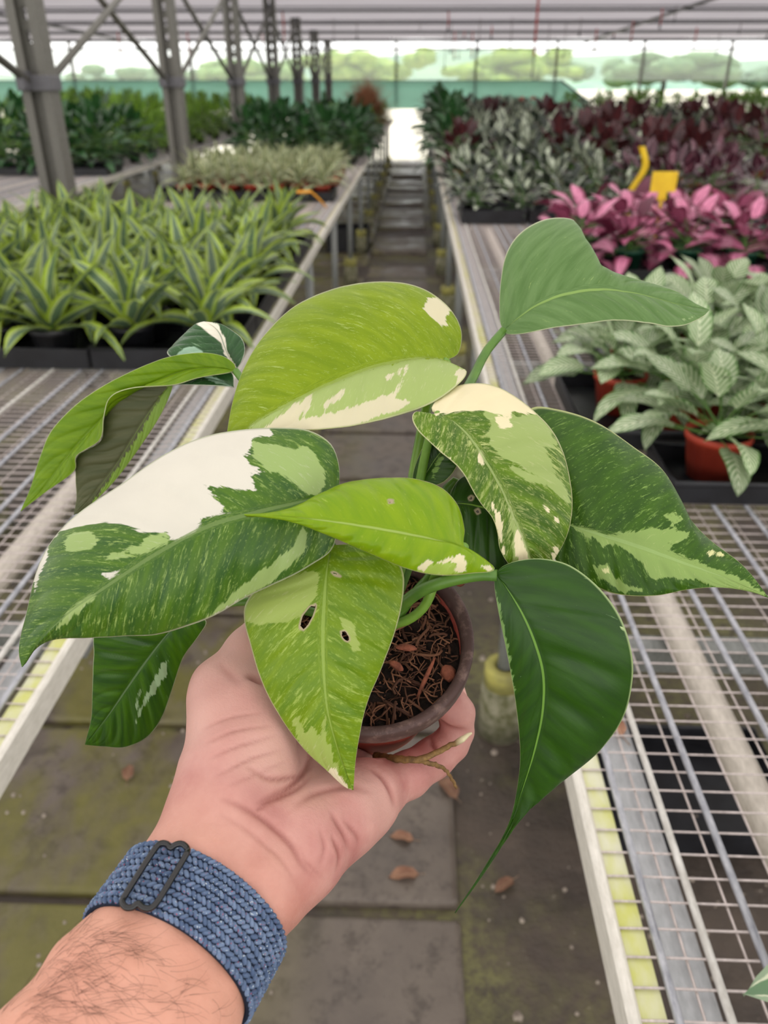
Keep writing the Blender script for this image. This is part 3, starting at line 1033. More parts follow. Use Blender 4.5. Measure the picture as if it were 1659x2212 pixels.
# ------------------------------------------------------------------ the plant in the hand
RC = U(802, 1372, .375)                       # centre of the pot rim
_c = (CAM - RC) / np.linalg.norm(CAM - RC)
_u = np.array([0, 0, 1.0]) - _c * _c[2]
_u /= np.linalg.norm(_u)
_a = math.radians(27)
PN = _c * math.cos(_a) + _u * math.sin(_a)    # pot axis, upwards
PA = np.cross(PN, np.array([1.0, 0, 0]))
PA /= np.linalg.norm(PA)
PB = np.cross(PN, PA)
PMAT = Matrix(((PA[0], PB[0], PN[0], RC[0]), (PA[1], PB[1], PN[1], RC[1]), (PA[2], PB[2], PN[2], RC[2]), (0, 0, 0, 1)))
PR, PH = .0495, .080
held = thing('potted_plant', 'variegated green and cream heart-leaved plant in small brown pot held in the hand', 'plant', tuple(RC - PN * PH))
HINV = Matrix.Translation(-(Vector(RC - PN * PH)))


def hlink(name, mb, mat, parent=None, attrs=None, smooth=True, **tags):
    """child of the held plant from world-space geometry"""
    me = mb.mesh(name, mat, smooth, attrs)
    me.transform(HINV)
    o = link(name, me, held if parent is None else parent, **tags)
    return o


t = NT('brown_pot_plastic')
co = t.coord()
nz = t.noise(co, 60, 5, .7)
col = t.mix(t.mapr(nz, .4, .7), lin((154, 66, 52)), lin((120, 50, 42)))
M_HPOT = t.done(t.bsdf(col, .5, .4, 0, t.bump(nz, .1, .001)))
t = NT('worn_brown_rim')
co = t.coord()
nz = t.noise(co, 130, 5, .7)
col = t.mix(t.mapr(nz, .5, .72), lin((78, 58, 54)), lin((126, 102, 94)))
M_HRIM = t.done(t.bsdf(col, .5, .3, 0, t.bump(nz, .2, .001)))
hlink('pot', MB().lathe([(0, -PH), (.0305, -PH), (.032, -PH + .003), (PR - .0045, -.009), (PR - .006, -.009), (.0295, -PH + .004), (0, -PH + .004)], 56, M=PMAT), M_HPOT)
hlink('pot_rim', MB().lathe([(PR - .0052, -.011), (PR - .001, -.011), (PR, -.0095), (PR, -.002), (PR - .0008, -.0002), (PR - .0028, 0), (PR - .0045, -.0012), (PR - .0056, -.003), (PR - .0064, -.015), (PR - .0052, -.011)], 72, M=PMAT), M_HRIM)
M_HSOIL = plain('dark_coir_soil', (44, 32, 26), 0.9, 0.2, 0, scale=220, rgb2=(18, 13, 11), bump=.9)
n, V, fc = 26, [], []
for i in range(n):
    for k in range(48):
        r = (PR - .0055) * i / (n - 1)
        a = 2 * math.pi * k / 48
        V.append((r * math.cos(a), r * math.sin(a), -.0105 + rng.normal(0, .0009) + .002 * math.sin(9 * r / PR + a * 3)))
V = np.array(V) @ np.array(PMAT.to_3x3()).T + RC
fc = [(i * 48 + k, i * 48 + (k + 1) % 48, (i + 1) * 48 + (k + 1) % 48, (i + 1) * 48 + k) for i in range(n - 1) for k in range(48)]
hlink('soil', MB().add(V, fc), M_HSOIL)
t = NT('coir_strands')
r_ = t.attr('tone')
col = t.mix(r_, lin((66, 42, 32)), lin((150, 104, 78)))
M_COIR = t.done(t.bsdf(col, .8, .2))
mb, tone = MB(), []
for i in range(620):
    r, a = (PR - .009) * math.sqrt(rng.random()), rng.uniform(0, 6.28)
    p = np.array([r * math.cos(a), r * math.sin(a), -.010 + rng.uniform(0, .0035)])
    L = rng.uniform(.004, .016)
    q = rng.uniform(0, 6.28)
    pts = [p.copy()]
    dz = rng.uniform(-.1, .25)
    for s in range(5):
        q += rng.normal(0, .35)
        p = p + L / 5 * np.array([math.cos(q), math.sin(q), dz])
        dz -= .1
        rr = math.hypot(p[0], p[1])
        if rr > PR - .007:
            p[:2] *= (PR - .007) / rr
        p[2] = max(p[2], -.011)
        pts.append(p.copy())
    pts = np.array(pts) @ np.array(PMAT.to_3x3()).T + RC
    m0 = mb.n
    mb.tube(pts, rng.choice([.00025, .0004, .0007], p=[.5, .35, .15]), 5)
    tone += [rng.random() ** 1.6] * (mb.n - m0)
hlink('coir_fibres', mb, M_COIR, None, {'tone': tone}, True, kind='stuff')
M_CHIP = plain('bark_chip', (150, 88, 66), .8, .2, 0, scale=200, rgb2=(104, 60, 46), bump=.5)
for (x0, y0, x1, y1, d, wd) in ((900, 1510, 940, 1420, .367, .0011), (960, 1440, 975, 1470, .37, .0035), (842, 1430, 870, 1448, .362, .0017), (855, 1398, 900, 1402, .362, .0016), (985, 1262, 1004, 1250, .382, .0028)):
    a, b = U(x0, y0, d), U(x1, y1, d + .004)
    hlink('bark_chip', MB().tube(smooth_line([a, a * .5 + b * .5 + PN * .0008, b], 7), [wd * .4, wd * .9, wd, wd * 1.1, wd, wd * .8, wd * .3], 6), M_CHIP)


# ---- variegated leaves
def poly_sd(x, y, poly):
    """signed distance in px, positive inside"""
    P = np.asarray(poly, float)
    Q = np.roll(P, -1, 0)
    d = np.full(x.shape, 1e9)
    ins = np.zeros(x.shape, bool)
    for (ax, ay), (bx, by) in zip(P, Q):
        ex, ey = bx - ax, by - ay
        h = np.clip(((x - ax) * ex + (y - ay) * ey) / (ex * ex + ey * ey + 1e-9), 0, 1)
        d = np.minimum(d, np.hypot(x - ax - h * ex, y - ay - h * ey))
        cnd = (ay > y) != (by > y)
        xi = ax + (y - ay) * ex / (ey if abs(ey) > 1e-9 else 1e-9)
        ins ^= cnd & (x < xi)
    return np.where(ins, d, -d)


def vleaf_mat(name, b1, b2, pale, cream, speck=.62, spcol=(176, 196, 108), trans=.28, rough=.36, rib=None, jag=.9):
    t = NT(name)
    vv = t.attr('vv', 'Vector')
    co = t.coord()
    mot = t.noise(vv, 3.0, 4, .6)
    col = t.mix(t.mapr(mot, .36, .64), lin(b1), lin(b2))
    st = t.noise(vv, 9.0, 5, .72)
    sp = t.mapr(st, speck - .03, speck + .03)
    sp2 = t.mapr(t.noise(co, 45.0, 3, .6), .40, .58)
    col = t.mix(t.math('MULTIPLY', t.math('MULTIPLY', sp, sp2), .8), col, lin(spcol))
    fine = t.mapr(t.noise(t.scale(vv, (3.5, 1.6, 1)), 8.0, 4, .75), speck - .02, speck + .04)
    col = t.mix(t.math('MULTIPLY', fine, .45), col, lin(spcol))
    jn = t.math('SUBTRACT', t.noise(vv, 5.0, 6, .68), .5)
    jag_n = t.math('MULTIPLY', jn, jag)
    mp = t.mapr(t.math('ADD', t.attr('sd_pale'), jag_n), -.03, .03)
    pmix = t.mix(t.mapr(t.noise(vv, 14.0, 4, .7), .58, .66), lin(pale), tuple(.8 * v + .2 * c for v, c in zip(lin(pale), lin(cream))))
    col = t.mix(mp, col, pmix)
    mc = t.mapr(t.math('ADD', t.attr('sd_cream'), jag_n), -.03, .03)
    cr = t.mix(t.mapr(t.noise(co, 26, 3), .3, .7), lin(cream), tuple(v * .93 for v in lin(cream)[:3]) + (1,))
    col = t.mix(mc, col, cr)
    sx = t.n('SeparateXYZ')
    t.put(sx.inputs[0], t.attr('st', 'Vector'))
    a = t.math('ABSOLUTE', sx.outputs[0])
    ribc = lin(rib) if rib else tuple(.5 * v + .5 * c for v, c in zip(lin(b1), lin(pale)))
    rw = t.mapr(sx.outputs[1], 0, 1, .026, .012)
    rm = t.math('LESS_THAN', a, rw)
    col = t.mix(t.math('MULTIPLY', rm, .7), col, ribc)
    col = t.mix(t.mapr(a, .975, .992), col, tuple(.45 * v + .55 * c for v, c in zip(lin(pale), lin(cream))))
    # holes with a brown rim
    hs = t.attr('sd_hole')
    col = t.mix(t.mapr(hs, -.22, -.05), col, lin((186, 170, 140)))
    ph = t.math('MULTIPLY', t.math('SUBTRACT', sx.outputs[1], t.math('MULTIPLY', a, .22)), 52.0)
    vb = t.math('POWER', t.math('ABSOLUTE', t.math('SINE', ph)), 6.0)
    nrm = t.bump(t.math('ADD', t.math('MULTIPLY', vb, -.35), t.math('MULTIPLY', st, .35)), .35, .0006)
    b = t.bsdf(col, rough, .3, 0, nrm)
    tr = t.n('BsdfTranslucent')
    t.put(tr.inputs[0], t.mix(1.0, col, (1.0, 1.0, .72, 1), 'MULTIPLY'))
    s = t.mixs(trans, b, tr.outputs[0])
    tp = t.n('BsdfTransparent')
    return t.done(t.mixs(t.math('GREATER_THAN', hs, 0.0), s, tp.outputs[0]))


LIME = dict(b1=(156, 180, 26), b2=(134, 162, 12), pale=(186, 206, 126), cream=(240, 234, 206))
DARK = dict(b1=(46, 92, 40), b2=(66, 112, 36), pale=(142, 176, 104), cream=(238, 230, 196))
MID = dict(b1=(88, 132, 40), b2=(112, 152, 40), pale=(164, 190, 108), cream=(238, 230, 196))


def vleaf(name, mid, L, R, mat, cream=(), pale=(), holes=(), bulge=.06, nt=96, ns=22, label=None, both=.0, wav=.0, fold_l=None, fold_r=None):
    """mid, L, R: (pixel x, pixel y, depth) lines from the base to the tip; margins L and R start and end on the midrib"""
    mid = np.array(mid, float)
    L = np.vstack([mid[:1], L, mid[-1:]]).astype(float)
    R = np.vstack([mid[:1], R, mid[-1:]]).astype(float)
    m, l, r = (smooth_line(q, nt + 1) for q in (mid, L, R))
    m, l, r = U3(m), U3(l), U3(r)
    T = np.gradient(m, axis=0)
    T /= np.linalg.norm(T, axis=1)[:, None]
    V, A, VV = [], [], []
    S = np.linspace(0, 1, ns + 1)
    S = S ** .9
    cols = [(-q, l) for q in S[::-1]] + [(q, r) for q in S[1:]]
    ln = np.r_[0, np.cumsum(np.linalg.norm(np.diff(m, axis=0), axis=1))]
    tl = np.linspace(0, 1, nt + 1)
    for q, E in cols:
        a = abs(q)
        D = E - m
        wd = np.linalg.norm(D, axis=1)
        Dn = D / (wd[:, None] + 1e-9)
        N = np.cross(T, Dn)
        N /= np.linalg.norm(N, axis=1)[:, None] + 1e-9
        sg = np.sign(np.sum(N * (CAM - m), axis=1))[:, None]
        N = N * sg
        env = np.sin(math.pi * np.clip(tl, 0, 1))[:, None] ** .5
        P = m + D * a + N * (wd[:, None] * bulge * 4 * a * (1 - a)) * env
        if wav:
            P = P + N * (wav * a ** 2 * np.sin(tl * 23 + q * 2)[:, None]) * env
        P = P + N * (.00055 * np.exp(-(a / .05) ** 2) * -1)
        # side veins as gentle furrows
        ph = (tl - a * .20) * 8.5
        fur = np.exp(-((ph - np.round(ph)) / .16) ** 2)[:, None]
        P = P - N * fur * (.0011 * min(1, 4 * a * (1 - a) + .1)) * env * np.minimum(1, wd / .02)[:, None]
        V.append(P)
        A.append(np.stack([np.full(nt + 1, q), tl, np.zeros(nt + 1)], 1))
        vx = wd * a
        VV.append(np.stack([vx * 14 * np.sign(q if q else 1), (ln - vx * 1.0) * 56, np.full(nt + 1, np.sign(q) * 3.0 + sum(map(ord, name)) % 17)], 1))
    V, A, VV = np.concatenate(V), np.concatenate(A), np.concatenate(VV)
    k = nt + 1
    fc = [(c * k + i, c * k + i + 1, (c + 1) * k + i + 1, (c + 1) * k + i) for c in range(len(cols) - 1) for i in range(nt)]
    x, y, _ = PX(V)

    def sd(ps):
        d = np.full(x.shape, -400.0)
        for p in ps:
            d = np.maximum(d, poly_sd(x, y, p))
        return np.clip(d, -60, 60)
    at = {'st': A, 'vv': VV, 'sd_pale': sd(pale) / 42, 'sd_cream': sd(cream) / 42, 'sd_hole': sd(holes) / 20}
    o = hlink('leaf', MB().add(V, fc), mat, None, at, True, label=label)
    so = o.modifiers.new('thickness', 'SOLIDIFY')
    so.thickness = .0005
    so.offset = 0
    return o


M1 = vleaf_mat('lime_leaf', **LIME, speck=.60, trans=.42, spcol=(190, 208, 110))
vleaf('top', [(965, 778, .372), (900, 774, .366), (800, 795, .358), (700, 835, .352), (610, 880, .348), (540, 920, .346), (488, 968, .345)],
      [(990, 762, .380), (996, 715, .386), (972, 668, .390), (925, 630, .392), (865, 611, .392), (790, 611, .390), (720, 625, .388), (640, 660, .384), (575, 720, .378), (530, 790, .370), (504, 865, .360), (492, 930, .350)],
      [(985, 792, .366), (1008, 803, .362), (990, 830, .352), (930, 872, .344), (850, 900, .340), (760, 920, .338), (670, 929, .337), (590, 930, .338), (530, 945, .342)], M1,
      cream=[[(555, 935), (600, 900), (650, 868), (676, 850), (668, 880), (650, 905), (690, 900), (760, 880), (850, 850), (872, 820), (880, 790), (872, 830), (855, 860), (890, 868), (850, 890), (800, 905), (730, 945), (560, 950)],
             [(693, 875), (730, 850), (745, 840), (735, 862), (700, 885)], [(832, 815), (868, 795), (862, 810), (840, 822)], [(922, 645), (948, 640), (975, 668), (962, 685), (966, 712), (945, 695), (925, 682), (915, 665)], [(985, 800), (1008, 800), (1000, 825), (985, 830)]],
      pale=[[(540, 920), (620, 873), (700, 835), (800, 796), (900, 774), (955, 776), (1010, 800), (990, 845), (900, 900), (760, 940), (540, 950)]], bulge=.10, label='large lime leaf with a cream lower half')

M2 = vleaf_mat('grey_green_leaf', (104, 136, 78), (84, 118, 58), (164, 186, 130), (226, 224, 190), speck=.66, spcol=(170, 194, 116), trans=.15, rough=.42, rib=(150, 182, 96))
vleaf('topright', [(1088, 714, .405), (1118, 688, .404), (1160, 660, .402), (1220, 637, .400), (1300, 626, .400), (1380, 634, .402), (1460, 655, .404), (1532, 670, .404)],
      [(1080, 690, .408), (1081, 620, .414), (1092, 555, .420), (1118, 510, .424), (1158, 482, .426), (1200, 471, .427), (1238, 476, .426), (1250, 500, .424), (1257, 540, .420), (1290, 574, .416), (1345, 595, .412), (1410, 613, .410), (1465, 632, .408), (1500, 655, .406)],
      [(1098, 722, .403), (1135, 720, .398), (1190, 709, .394), (1260, 700, .392), (1330, 692, .392), (1400, 698, .392), (1440, 705, .394), (1480, 702, .396), (1518, 684, .400)], M2, bulge=.10,
      pale=[[(1478, 690), (1500, 682), (1492, 692)]], label='grey-green leaf folded along its midrib')

M3 = vleaf_mat('half_white_leaf', (52, 90, 32), (78, 114, 22), (154, 178, 106), (222, 218, 204), speck=.59, spcol=(160, 186, 100), trans=.16, rough=.33)
vleaf('left', [(722, 1066, .322), (640, 1086, .314), (540, 1110, .307), (440, 1140, .304), (330, 1200, .303), (230, 1266, .305), (150, 1322, .309), (85, 1385, .316), (48, 1440, .322)],
      [(732, 1048, .326), (731, 1000, .330), (712, 958, .332), (665, 932, .333), (600, 925, .333), (530, 926, .333), (465, 937, .333), (395, 965, .332), (300, 1018, .331), (205, 1083, .330), (145, 1135, .329), (100, 1190, .328), (74, 1245, .327), (57, 1325, .325), (43, 1400, .323)],
      [(728, 1120, .318), (718, 1185, .320), (662, 1225, .318), (600, 1257, .316), (530, 1292, .315), (470, 1325, .314), (400, 1352, .314), (330, 1373, .314), (262, 1374, .315), (195, 1375, .317), (130, 1379, .319), (90, 1393, .321), (60, 1420, .322)], M3,
      cream=[[(576, 915), (595, 952), (561, 946), (542, 950), (544, 980), (523, 980), (540, 1005), (561, 1009), (582, 1024), (540, 1024), (553, 1058), (523, 1060), (477, 1051), (437, 1051), (464, 1073), (502, 1104), (430, 1121), (440, 1136), (405, 1158), (371, 1170), (363, 1149), (304, 1149), (270, 1136), (224, 1127), (181, 1138), (148, 1144), (127, 1153), (105, 1175), (110, 1120), (200, 1040), (300, 985), (400, 930), (480, 905)],
             [(72, 1235), (100, 1180), (108, 1192), (88, 1240), (76, 1275)], [(225, 1240), (255, 1228), (262, 1236), (235, 1252)], [(470, 1322), (520, 1292), (530, 1286), (500, 1315), (440, 1345)]],
      pale=[[(542, 950), (600, 960), (645, 972), (658, 960), (675, 980), (697, 1015), (705, 1048), (690, 1068), (668, 1072), (640, 1050), (600, 1022), (580, 1024), (545, 985)],
            [(140, 1165), (165, 1148), (190, 1150), (216, 1163), (205, 1182), (165, 1192), (140, 1190)], [(363, 1149), (371, 1170), (300, 1200), (225, 1207), (250, 1192), (310, 1178), (315, 1160)],
            [(652, 1140), (664, 1150), (656, 1190), (620, 1228), (560, 1274), (500, 1314), (440, 1345), (470, 1308), (530, 1258), (590, 1216), (632, 1180)], [(150, 1318), (200, 1280), (210, 1285), (160, 1335), (120, 1360)]],
      bulge=.10, wav=.0008, label='large leaf, one half cream white and the other dark green')

M4 = vleaf_mat('bright_green_leaf', (112, 150, 16), (132, 166, 24), (168, 196, 100), (236, 230, 200), speck=.66, spcol=(150, 184, 70), trans=.40, rough=.4)
vleaf('farleft', [(508, 800, .392), (460, 794, .396), (400, 800, .402), (340, 822, .408), (270, 862, .416), (200, 925, .424), (135, 1000, .432), (85, 1065, .440), (45, 1104, .446)],
      [(506, 786, .392), (478, 768, .394), (430, 762, .397), (365, 771, .402), (298, 796, .408), (228, 831, .416), (165, 874, .423), (112, 930, .430), (86, 990, .436), (66, 1055, .442)],
      [(490, 806, .391), (430, 816, .394), (372, 832, .398), (285, 838, .405), (238, 858, .410), (224, 900, .414), (216, 950, .418), (166, 984, .424), (160, 1018, .430), (100, 1062, .438)], M4, bulge=.08, label='bright green arching leaf with a wavy margin')
M4b = vleaf_mat('olive_underside', (92, 94, 62), (78, 84, 50), (128, 160, 60), (200, 200, 150), speck=.70, spcol=(150, 160, 110), trans=.22, rough=.45)
vleaf('farleft_under', [(372, 826, .408), (330, 880, .414), (285, 950, .420), (240, 1020, .428), (200, 1070, .434), (160, 1112, .440)],
      [(300, 832, .412), (246, 852, .416), (226, 900, .420), (218, 952, .424), (168, 985, .430), (164, 1030, .434), (166, 1075, .438)],
      [(370, 845, .410), (345, 900, .415), (305, 962, .421), (255, 1030, .429), (208, 1080, .435), (178, 1104, .439)], M4b,
      pale=[[(372, 820), (350, 850), (300, 940), (240, 1030), (200, 1085), (230, 1070), (300, 985), (380, 850)]], bulge=.05, label='olive underside of a folded leaf with a green margin')
M4c = vleaf_mat('dark_glossy_leaf', (40, 76, 38), (52, 90, 46), (150, 182, 156), (236, 230, 212), speck=.64, spcol=(136, 168, 130), trans=.08, rough=.25, jag=.3)
vleaf('behind', [(512, 795, .398), (498, 776, .402), (486, 750, .405), (476, 722, .408), (460, 704, .410), (440, 695, .411)],
      [(490, 790, .396), (440, 790, .398), (390, 780, .402), (362, 764, .406), (375, 745, .410), (400, 720, .412), (422, 701, .412)],
      [(522, 780, .398), (529, 755, .401), (522, 732, .404), (500, 714, .407), (475, 700, .410)], M4c,
      cream=[[(424, 699), (440, 690), (470, 700), (488, 735), (492, 760), (512, 795), (505, 795), (484, 765), (478, 742), (462, 728), (445, 716)]], pale=[[(370, 775), (400, 752), (420, 748), (440, 760), (430, 785), (380, 790)]], bulge=.16, label='dark glossy leaf with a cream ridge')
vleaf('behind_low', [(505, 836, .397), (470, 822, .400), (430, 816, .403), (390, 822, .406), (345, 832, .409)], [(500, 805, .398), (460, 796, .402), (410, 803, .405), (370, 820, .408)], [(480, 834, .396), (440, 832, .399), (400, 831, .403), (370, 832, .406)], M4c,
      pale=[[(430, 800), (460, 812), (500, 834), (470, 830), (440, 815)]], bulge=.05, nt=40, ns=10, label='dark lower lobe of the folded leaf')

M5 = vleaf_mat('mixed_green_cream_leaf', (70, 104, 24), (100, 134, 16), (160, 180, 104), (240, 230, 190), speck=.56, spcol=(196, 206, 130), trans=.22, rough=.38, rib=(170, 190, 120))
vleaf('center', [(948, 893, .338), (985, 915, .336), (1020, 952, .334), (1052, 1003, .332), (1084, 1060, .331), (1108, 1115, .332), (1130, 1165, .334), (1158, 1235, .340)],
      [(925, 895, .337), (899, 890, .335), (890, 905, .333), (904, 932, .329), (945, 968, .326), (990, 1012, .324), (1020, 1055, .324), (1042, 1090, .325), (1062, 1118, .327), (1074, 1152, .330), (1082, 1190, .333), (1110, 1228, .337)],
      [(932, 885, .342), (945, 862, .348), (975, 838, .354), (1015, 829, .358), (1060, 834, .359), (1110, 855, .358), (1155, 888, .356), (1190, 930, .353), (1218, 985, .350), (1234, 1045, .347), (1234, 1105, .345), (1222, 1160, .344), (1200, 1205, .343), (1182, 1228, .342)], M5,
      cream=[[(930, 893), (935, 850), (1015, 815), (1090, 835), (1165, 890), (1145, 897), (1113, 892), (1090, 898), (1045, 885), (1000, 893), (960, 897)], [(1075, 900), (1100, 902), (1104, 922), (1085, 926), (1072, 915)],
             [(1035, 975), (1042, 980), (1046, 1005), (1040, 1006), (1030, 992)], [(1092, 1075), (1104, 1092), (1112, 1125), (1106, 1112)], [(1112, 1140), (1124, 1150), (1138, 1200), (1150, 1235), (1122, 1235), (1110, 1180)], [(1060, 1082), (1078, 1110), (1088, 1160), (1092, 1200), (1080, 1190), (1074, 1140)], [(1176, 1085), (1188, 1100), (1184, 1103), (1170, 1090)], [(1200, 1115), (1206, 1118), (1204, 1130), (1197, 1128)],
             [(1195, 1185), (1207, 1180), (1200, 1225), (1186, 1225)], [(940, 965), (965, 985), (985, 1010), (978, 1012), (950, 982)]],
      pale=[[(1045, 885), (1113, 892), (1108, 940), (1070, 945), (1045, 945), (1060, 920)], [(1055, 945), (1110, 905), (1125, 895), (1165, 893), (1205, 955), (1205, 968), (1176, 966), (1192, 1000), (1192, 1010), (1225, 1060), (1232, 1085), (1222, 1086), (1195, 1060), (1170, 1035), (1120, 1005), (1075, 985), (1060, 960)],
            [(1100, 1000), (1140, 1018), (1180, 1040), (1180, 1052), (1140, 1042), (1110, 1025)], [(1095, 1060), (1112, 1120), (1130, 1165), (1155, 1230), (1110, 1235), (1105, 1160)]],
      bulge=.10, wav=.0006, label='upright leaf mottled green with a cream shoulder')

M6 = vleaf_mat('lime_front_leaf', (146, 178, 16), (128, 166, 12), (176, 202, 90), (244, 236, 200), speck=.64, spcol=(186, 206, 90), trans=.34, rough=.30, rib=(190, 212, 120))
vleaf('front', [(1002, 1181, .310), (940, 1166, .302), (860, 1150, .297), (780, 1136, .294), (700, 1124, .293), (620, 1116, .296), (528, 1112, .301)],
      [(1000, 1168, .312), (1002, 1140, .316), (988, 1092, .319), (955, 1056, .320), (900, 1036, .319), (830, 1033, .317), (750, 1043, .314), (690, 1068, .309), (640, 1094, .304), (585, 1108, .301)],
      [(1030, 1197, .312), (1068, 1230, .313), (1020, 1238, .307), (950, 1242, .302), (880, 1228, .298), (800, 1195, .296), (700, 1152, .295), (620, 1124, .297)], M6,
      cream=[[(905, 1226), (920, 1212), (960, 1211), (985, 1198), (1006, 1200), (1004, 1232), (978, 1234), (984, 1218), (960, 1214), (930, 1218), (916, 1230)], [(1040, 1222), (1068, 1226), (1064, 1234), (1044, 1230)]], pale=[[(905, 1228), (930, 1214), (985, 1212), (990, 1236), (950, 1246), (905, 1240)]],
      holes=[[(838, 1081), (848, 1081), (850, 1086), (840, 1087)]], bulge=.14, label='glossy lime leaf lying across the front')

M7 = vleaf_mat('deep_green_leaf', (42, 78, 6), (60, 98, 4), (140, 168, 90), (222, 222, 160), speck=.60, spcol=(140, 176, 84), trans=.18, rough=.40, rib=(156, 184, 112))
vleaf('right', [(1205, 1126, .364), (1260, 1144, .360), (1330, 1166, .356), (1400, 1189, .352), (1480, 1218, .350), (1560, 1246, .349), (1659, 1290, .350)],
      [(1165, 1080, .372), (1128, 990, .376), (1120, 920, .380), (1150, 880, .382), (1205, 885, .382), (1280, 911, .380), (1355, 955, .377), (1420, 1003, .373), (1455, 1055, .369), (1482, 1112, .365), (1530, 1162, .360), (1600, 1218, .354)],
      [(1190, 1160, .362), (1200, 1210, .360), (1235, 1240, .358), (1280, 1264, .356), (1335, 1284, .354), (1415, 1286, .352), (1495, 1272, .350), (1560, 1268, .350), (1620, 1278, .350)], M7,
      cream=[[(1530, 1190), (1560, 1192), (1562, 1200), (1525, 1200)], [(1300, 1228), (1312, 1226), (1314, 1238), (1304, 1240)]],
      pale=[[(1225, 1130), (1290, 1146), (1312, 1160), (1330, 1150), (1420, 1142), (1480, 1146), (1490, 1165), (1430, 1178), (1470, 1200), (1520, 1218), (1600, 1252), (1659, 1285), (1600, 1290), (1520, 1258), (1460, 1248), (1400, 1250), (1385, 1215), (1350, 1190), (1320, 1175), (1305, 1180), (1270, 1160)],
            [(1284, 1222), (1308, 1218), (1330, 1250), (1385, 1275), (1340, 1280), (1295, 1250)], [(1432, 1112), (1462, 1106), (1475, 1120), (1450, 1132)]],
      bulge=.08, wav=.0008, label='broad deep green leaf with a pale band along its midrib')
M7b = vleaf_mat('dark_inner_leaf', (38, 70, 20), (50, 82, 18), (116, 150, 70), (220, 216, 160), speck=.68, spcol=(120, 156, 84), trans=.12, rough=.36, rib=(150, 190, 80))  # dark green is the inner leaf's own colour
vleaf('inner', [(972, 1085, .352), (1020, 1090, .350), (1070, 1104, .350), (1120, 1130, .352), (1190, 1180, .358)],
      [(975, 1062, .356), (1000, 1030, .360), (1060, 1015, .362), (1120, 1040, .364), (1170, 1100, .362)], [(972, 1110, .350), (985, 1160, .346), (1015, 1210, .344), (1070, 1240, .344), (1130, 1235, .348)], M7b,
      holes=[[(1013, 1076), (1019, 1072), (1023, 1075), (1019, 1080), (1014, 1080)], [(1026, 1103), (1033, 1100), (1037, 1107), (1031, 1110)]], bulge=.08, nt=64, ns=16, label='dark inner leaf with two small holes')
vleaf('inner_up', [(905, 1050, .356), (925, 1015, .354), (945, 985, .352), (968, 960, .352), (985, 935, .354)],
      [(892, 1030, .356), (905, 985, .354), (925, 950, .353), (955, 928, .353)], [(930, 1050, .352), (960, 1040, .349), (985, 1010, .348), (995, 970, .350)], M7b, pale=[[(930, 1030), (950, 985), (958, 985), (940, 1035)]], bulge=.08, nt=40, ns=10, label='young dark leaf behind the stems')

M8 = vleaf_mat('dark_hanging_leaf', (32, 66, 10), (42, 80, 6), (112, 146, 80), (190, 206, 150), speck=.70, spcol=(150, 184, 128), trans=.10, rough=.34, rib=(126, 172, 70))
vleaf('hang', [(1070, 1240, .334), (1095, 1272, .332), (1128, 1328, .331), (1155, 1392, .333), (1172, 1460, .337), (1170, 1540, .343), (1152, 1625, .350), (1126, 1710, .358), (1100, 1785, .364), (1048, 1875, .371), (983, 1972, .378)],
      [(1068, 1262, .333), (1074, 1305, .333), (1090, 1385, .336), (1104, 1455, .340), (1117, 1540, .346), (1124, 1630, .352), (1116, 1710, .358), (1096, 1786, .364), (1046, 1874, .371)],
      [(1085, 1224, .333), (1120, 1211, .331), (1172, 1207, .329), (1232, 1222, .327), (1292, 1268, .327), (1338, 1330, .329), (1362, 1400, .332), (1366, 1468, .336), (1346, 1548, .342), (1296, 1620, .348), (1222, 1682, .354), (1152, 1738, .359), (1106, 1790, .365), (1052, 1876, .371)], M8,
      cream=[[(1340, 1352), (1350, 1356), (1356, 1374), (1346, 1370)]], pale=[[(1338, 1350), (1352, 1356), (1360, 1380), (1346, 1372)], [(1070, 1262), (1080, 1300), (1100, 1400), (1112, 1500), (1100, 1480), (1070, 1330)]], bulge=.10, label='dark green hanging leaf with a long drip tip')

M9 = vleaf_mat('lime_holed_leaf', (128, 158, 24), (104, 140, 28), (168, 188, 96), (238, 230, 196), speck=.58, spcol=(176, 198, 96), trans=.26, rough=.34, rib=(166, 192, 92))
vleaf('lower', [(716, 1178, .330), (705, 1235, .324), (699, 1310, .320), (697, 1390, .318), (700, 1470, .319), (708, 1540, .322), (728, 1615, .327), (748, 1670, .331), (763, 1706, .334)],
      [(660, 1200, .330), (590, 1245, .330), (538, 1292, .329), (528, 1335, .328), (545, 1405, .327), (566, 1472, .326), (602, 1542, .326), (652, 1612, .328), (702, 1660, .331), (742, 1697, .334)],
      [(780, 1178, .330), (846, 1200, .328), (871, 1240, .327), (868, 1302, .326), (851, 1370, .325), (820, 1452, .325), (792, 1520, .326), (776, 1590, .328), (767, 1650, .331)], M9,
      cream=[[(712, 1650), (730, 1665), (755, 1705), (735, 1700), (705, 1668)]],
      pale=[[(520, 1300), (590, 1262), (660, 1235), (690, 1240), (690, 1262), (676, 1300), (650, 1330), (620, 1345), (560, 1350), (530, 1340)], [(630, 1555), (648, 1545), (660, 1580), (675, 1560), (690, 1590), (703, 1540), (706, 1590), (720, 1635), (745, 1690), (700, 1665), (650, 1612)], [(735, 1335), (760, 1345), (780, 1400), (765, 1410), (745, 1370)]],
      holes=[[(647, 1355), (654, 1330), (670, 1310), (684, 1305), (676, 1330), (664, 1352), (652, 1363)], [(737, 1364), (746, 1363), (754, 1376), (754, 1386), (746, 1384), (739, 1375)], [(717, 1236), (726, 1238), (736, 1246), (724, 1243)]], bulge=.09, label='lime green hanging leaf with two torn holes')

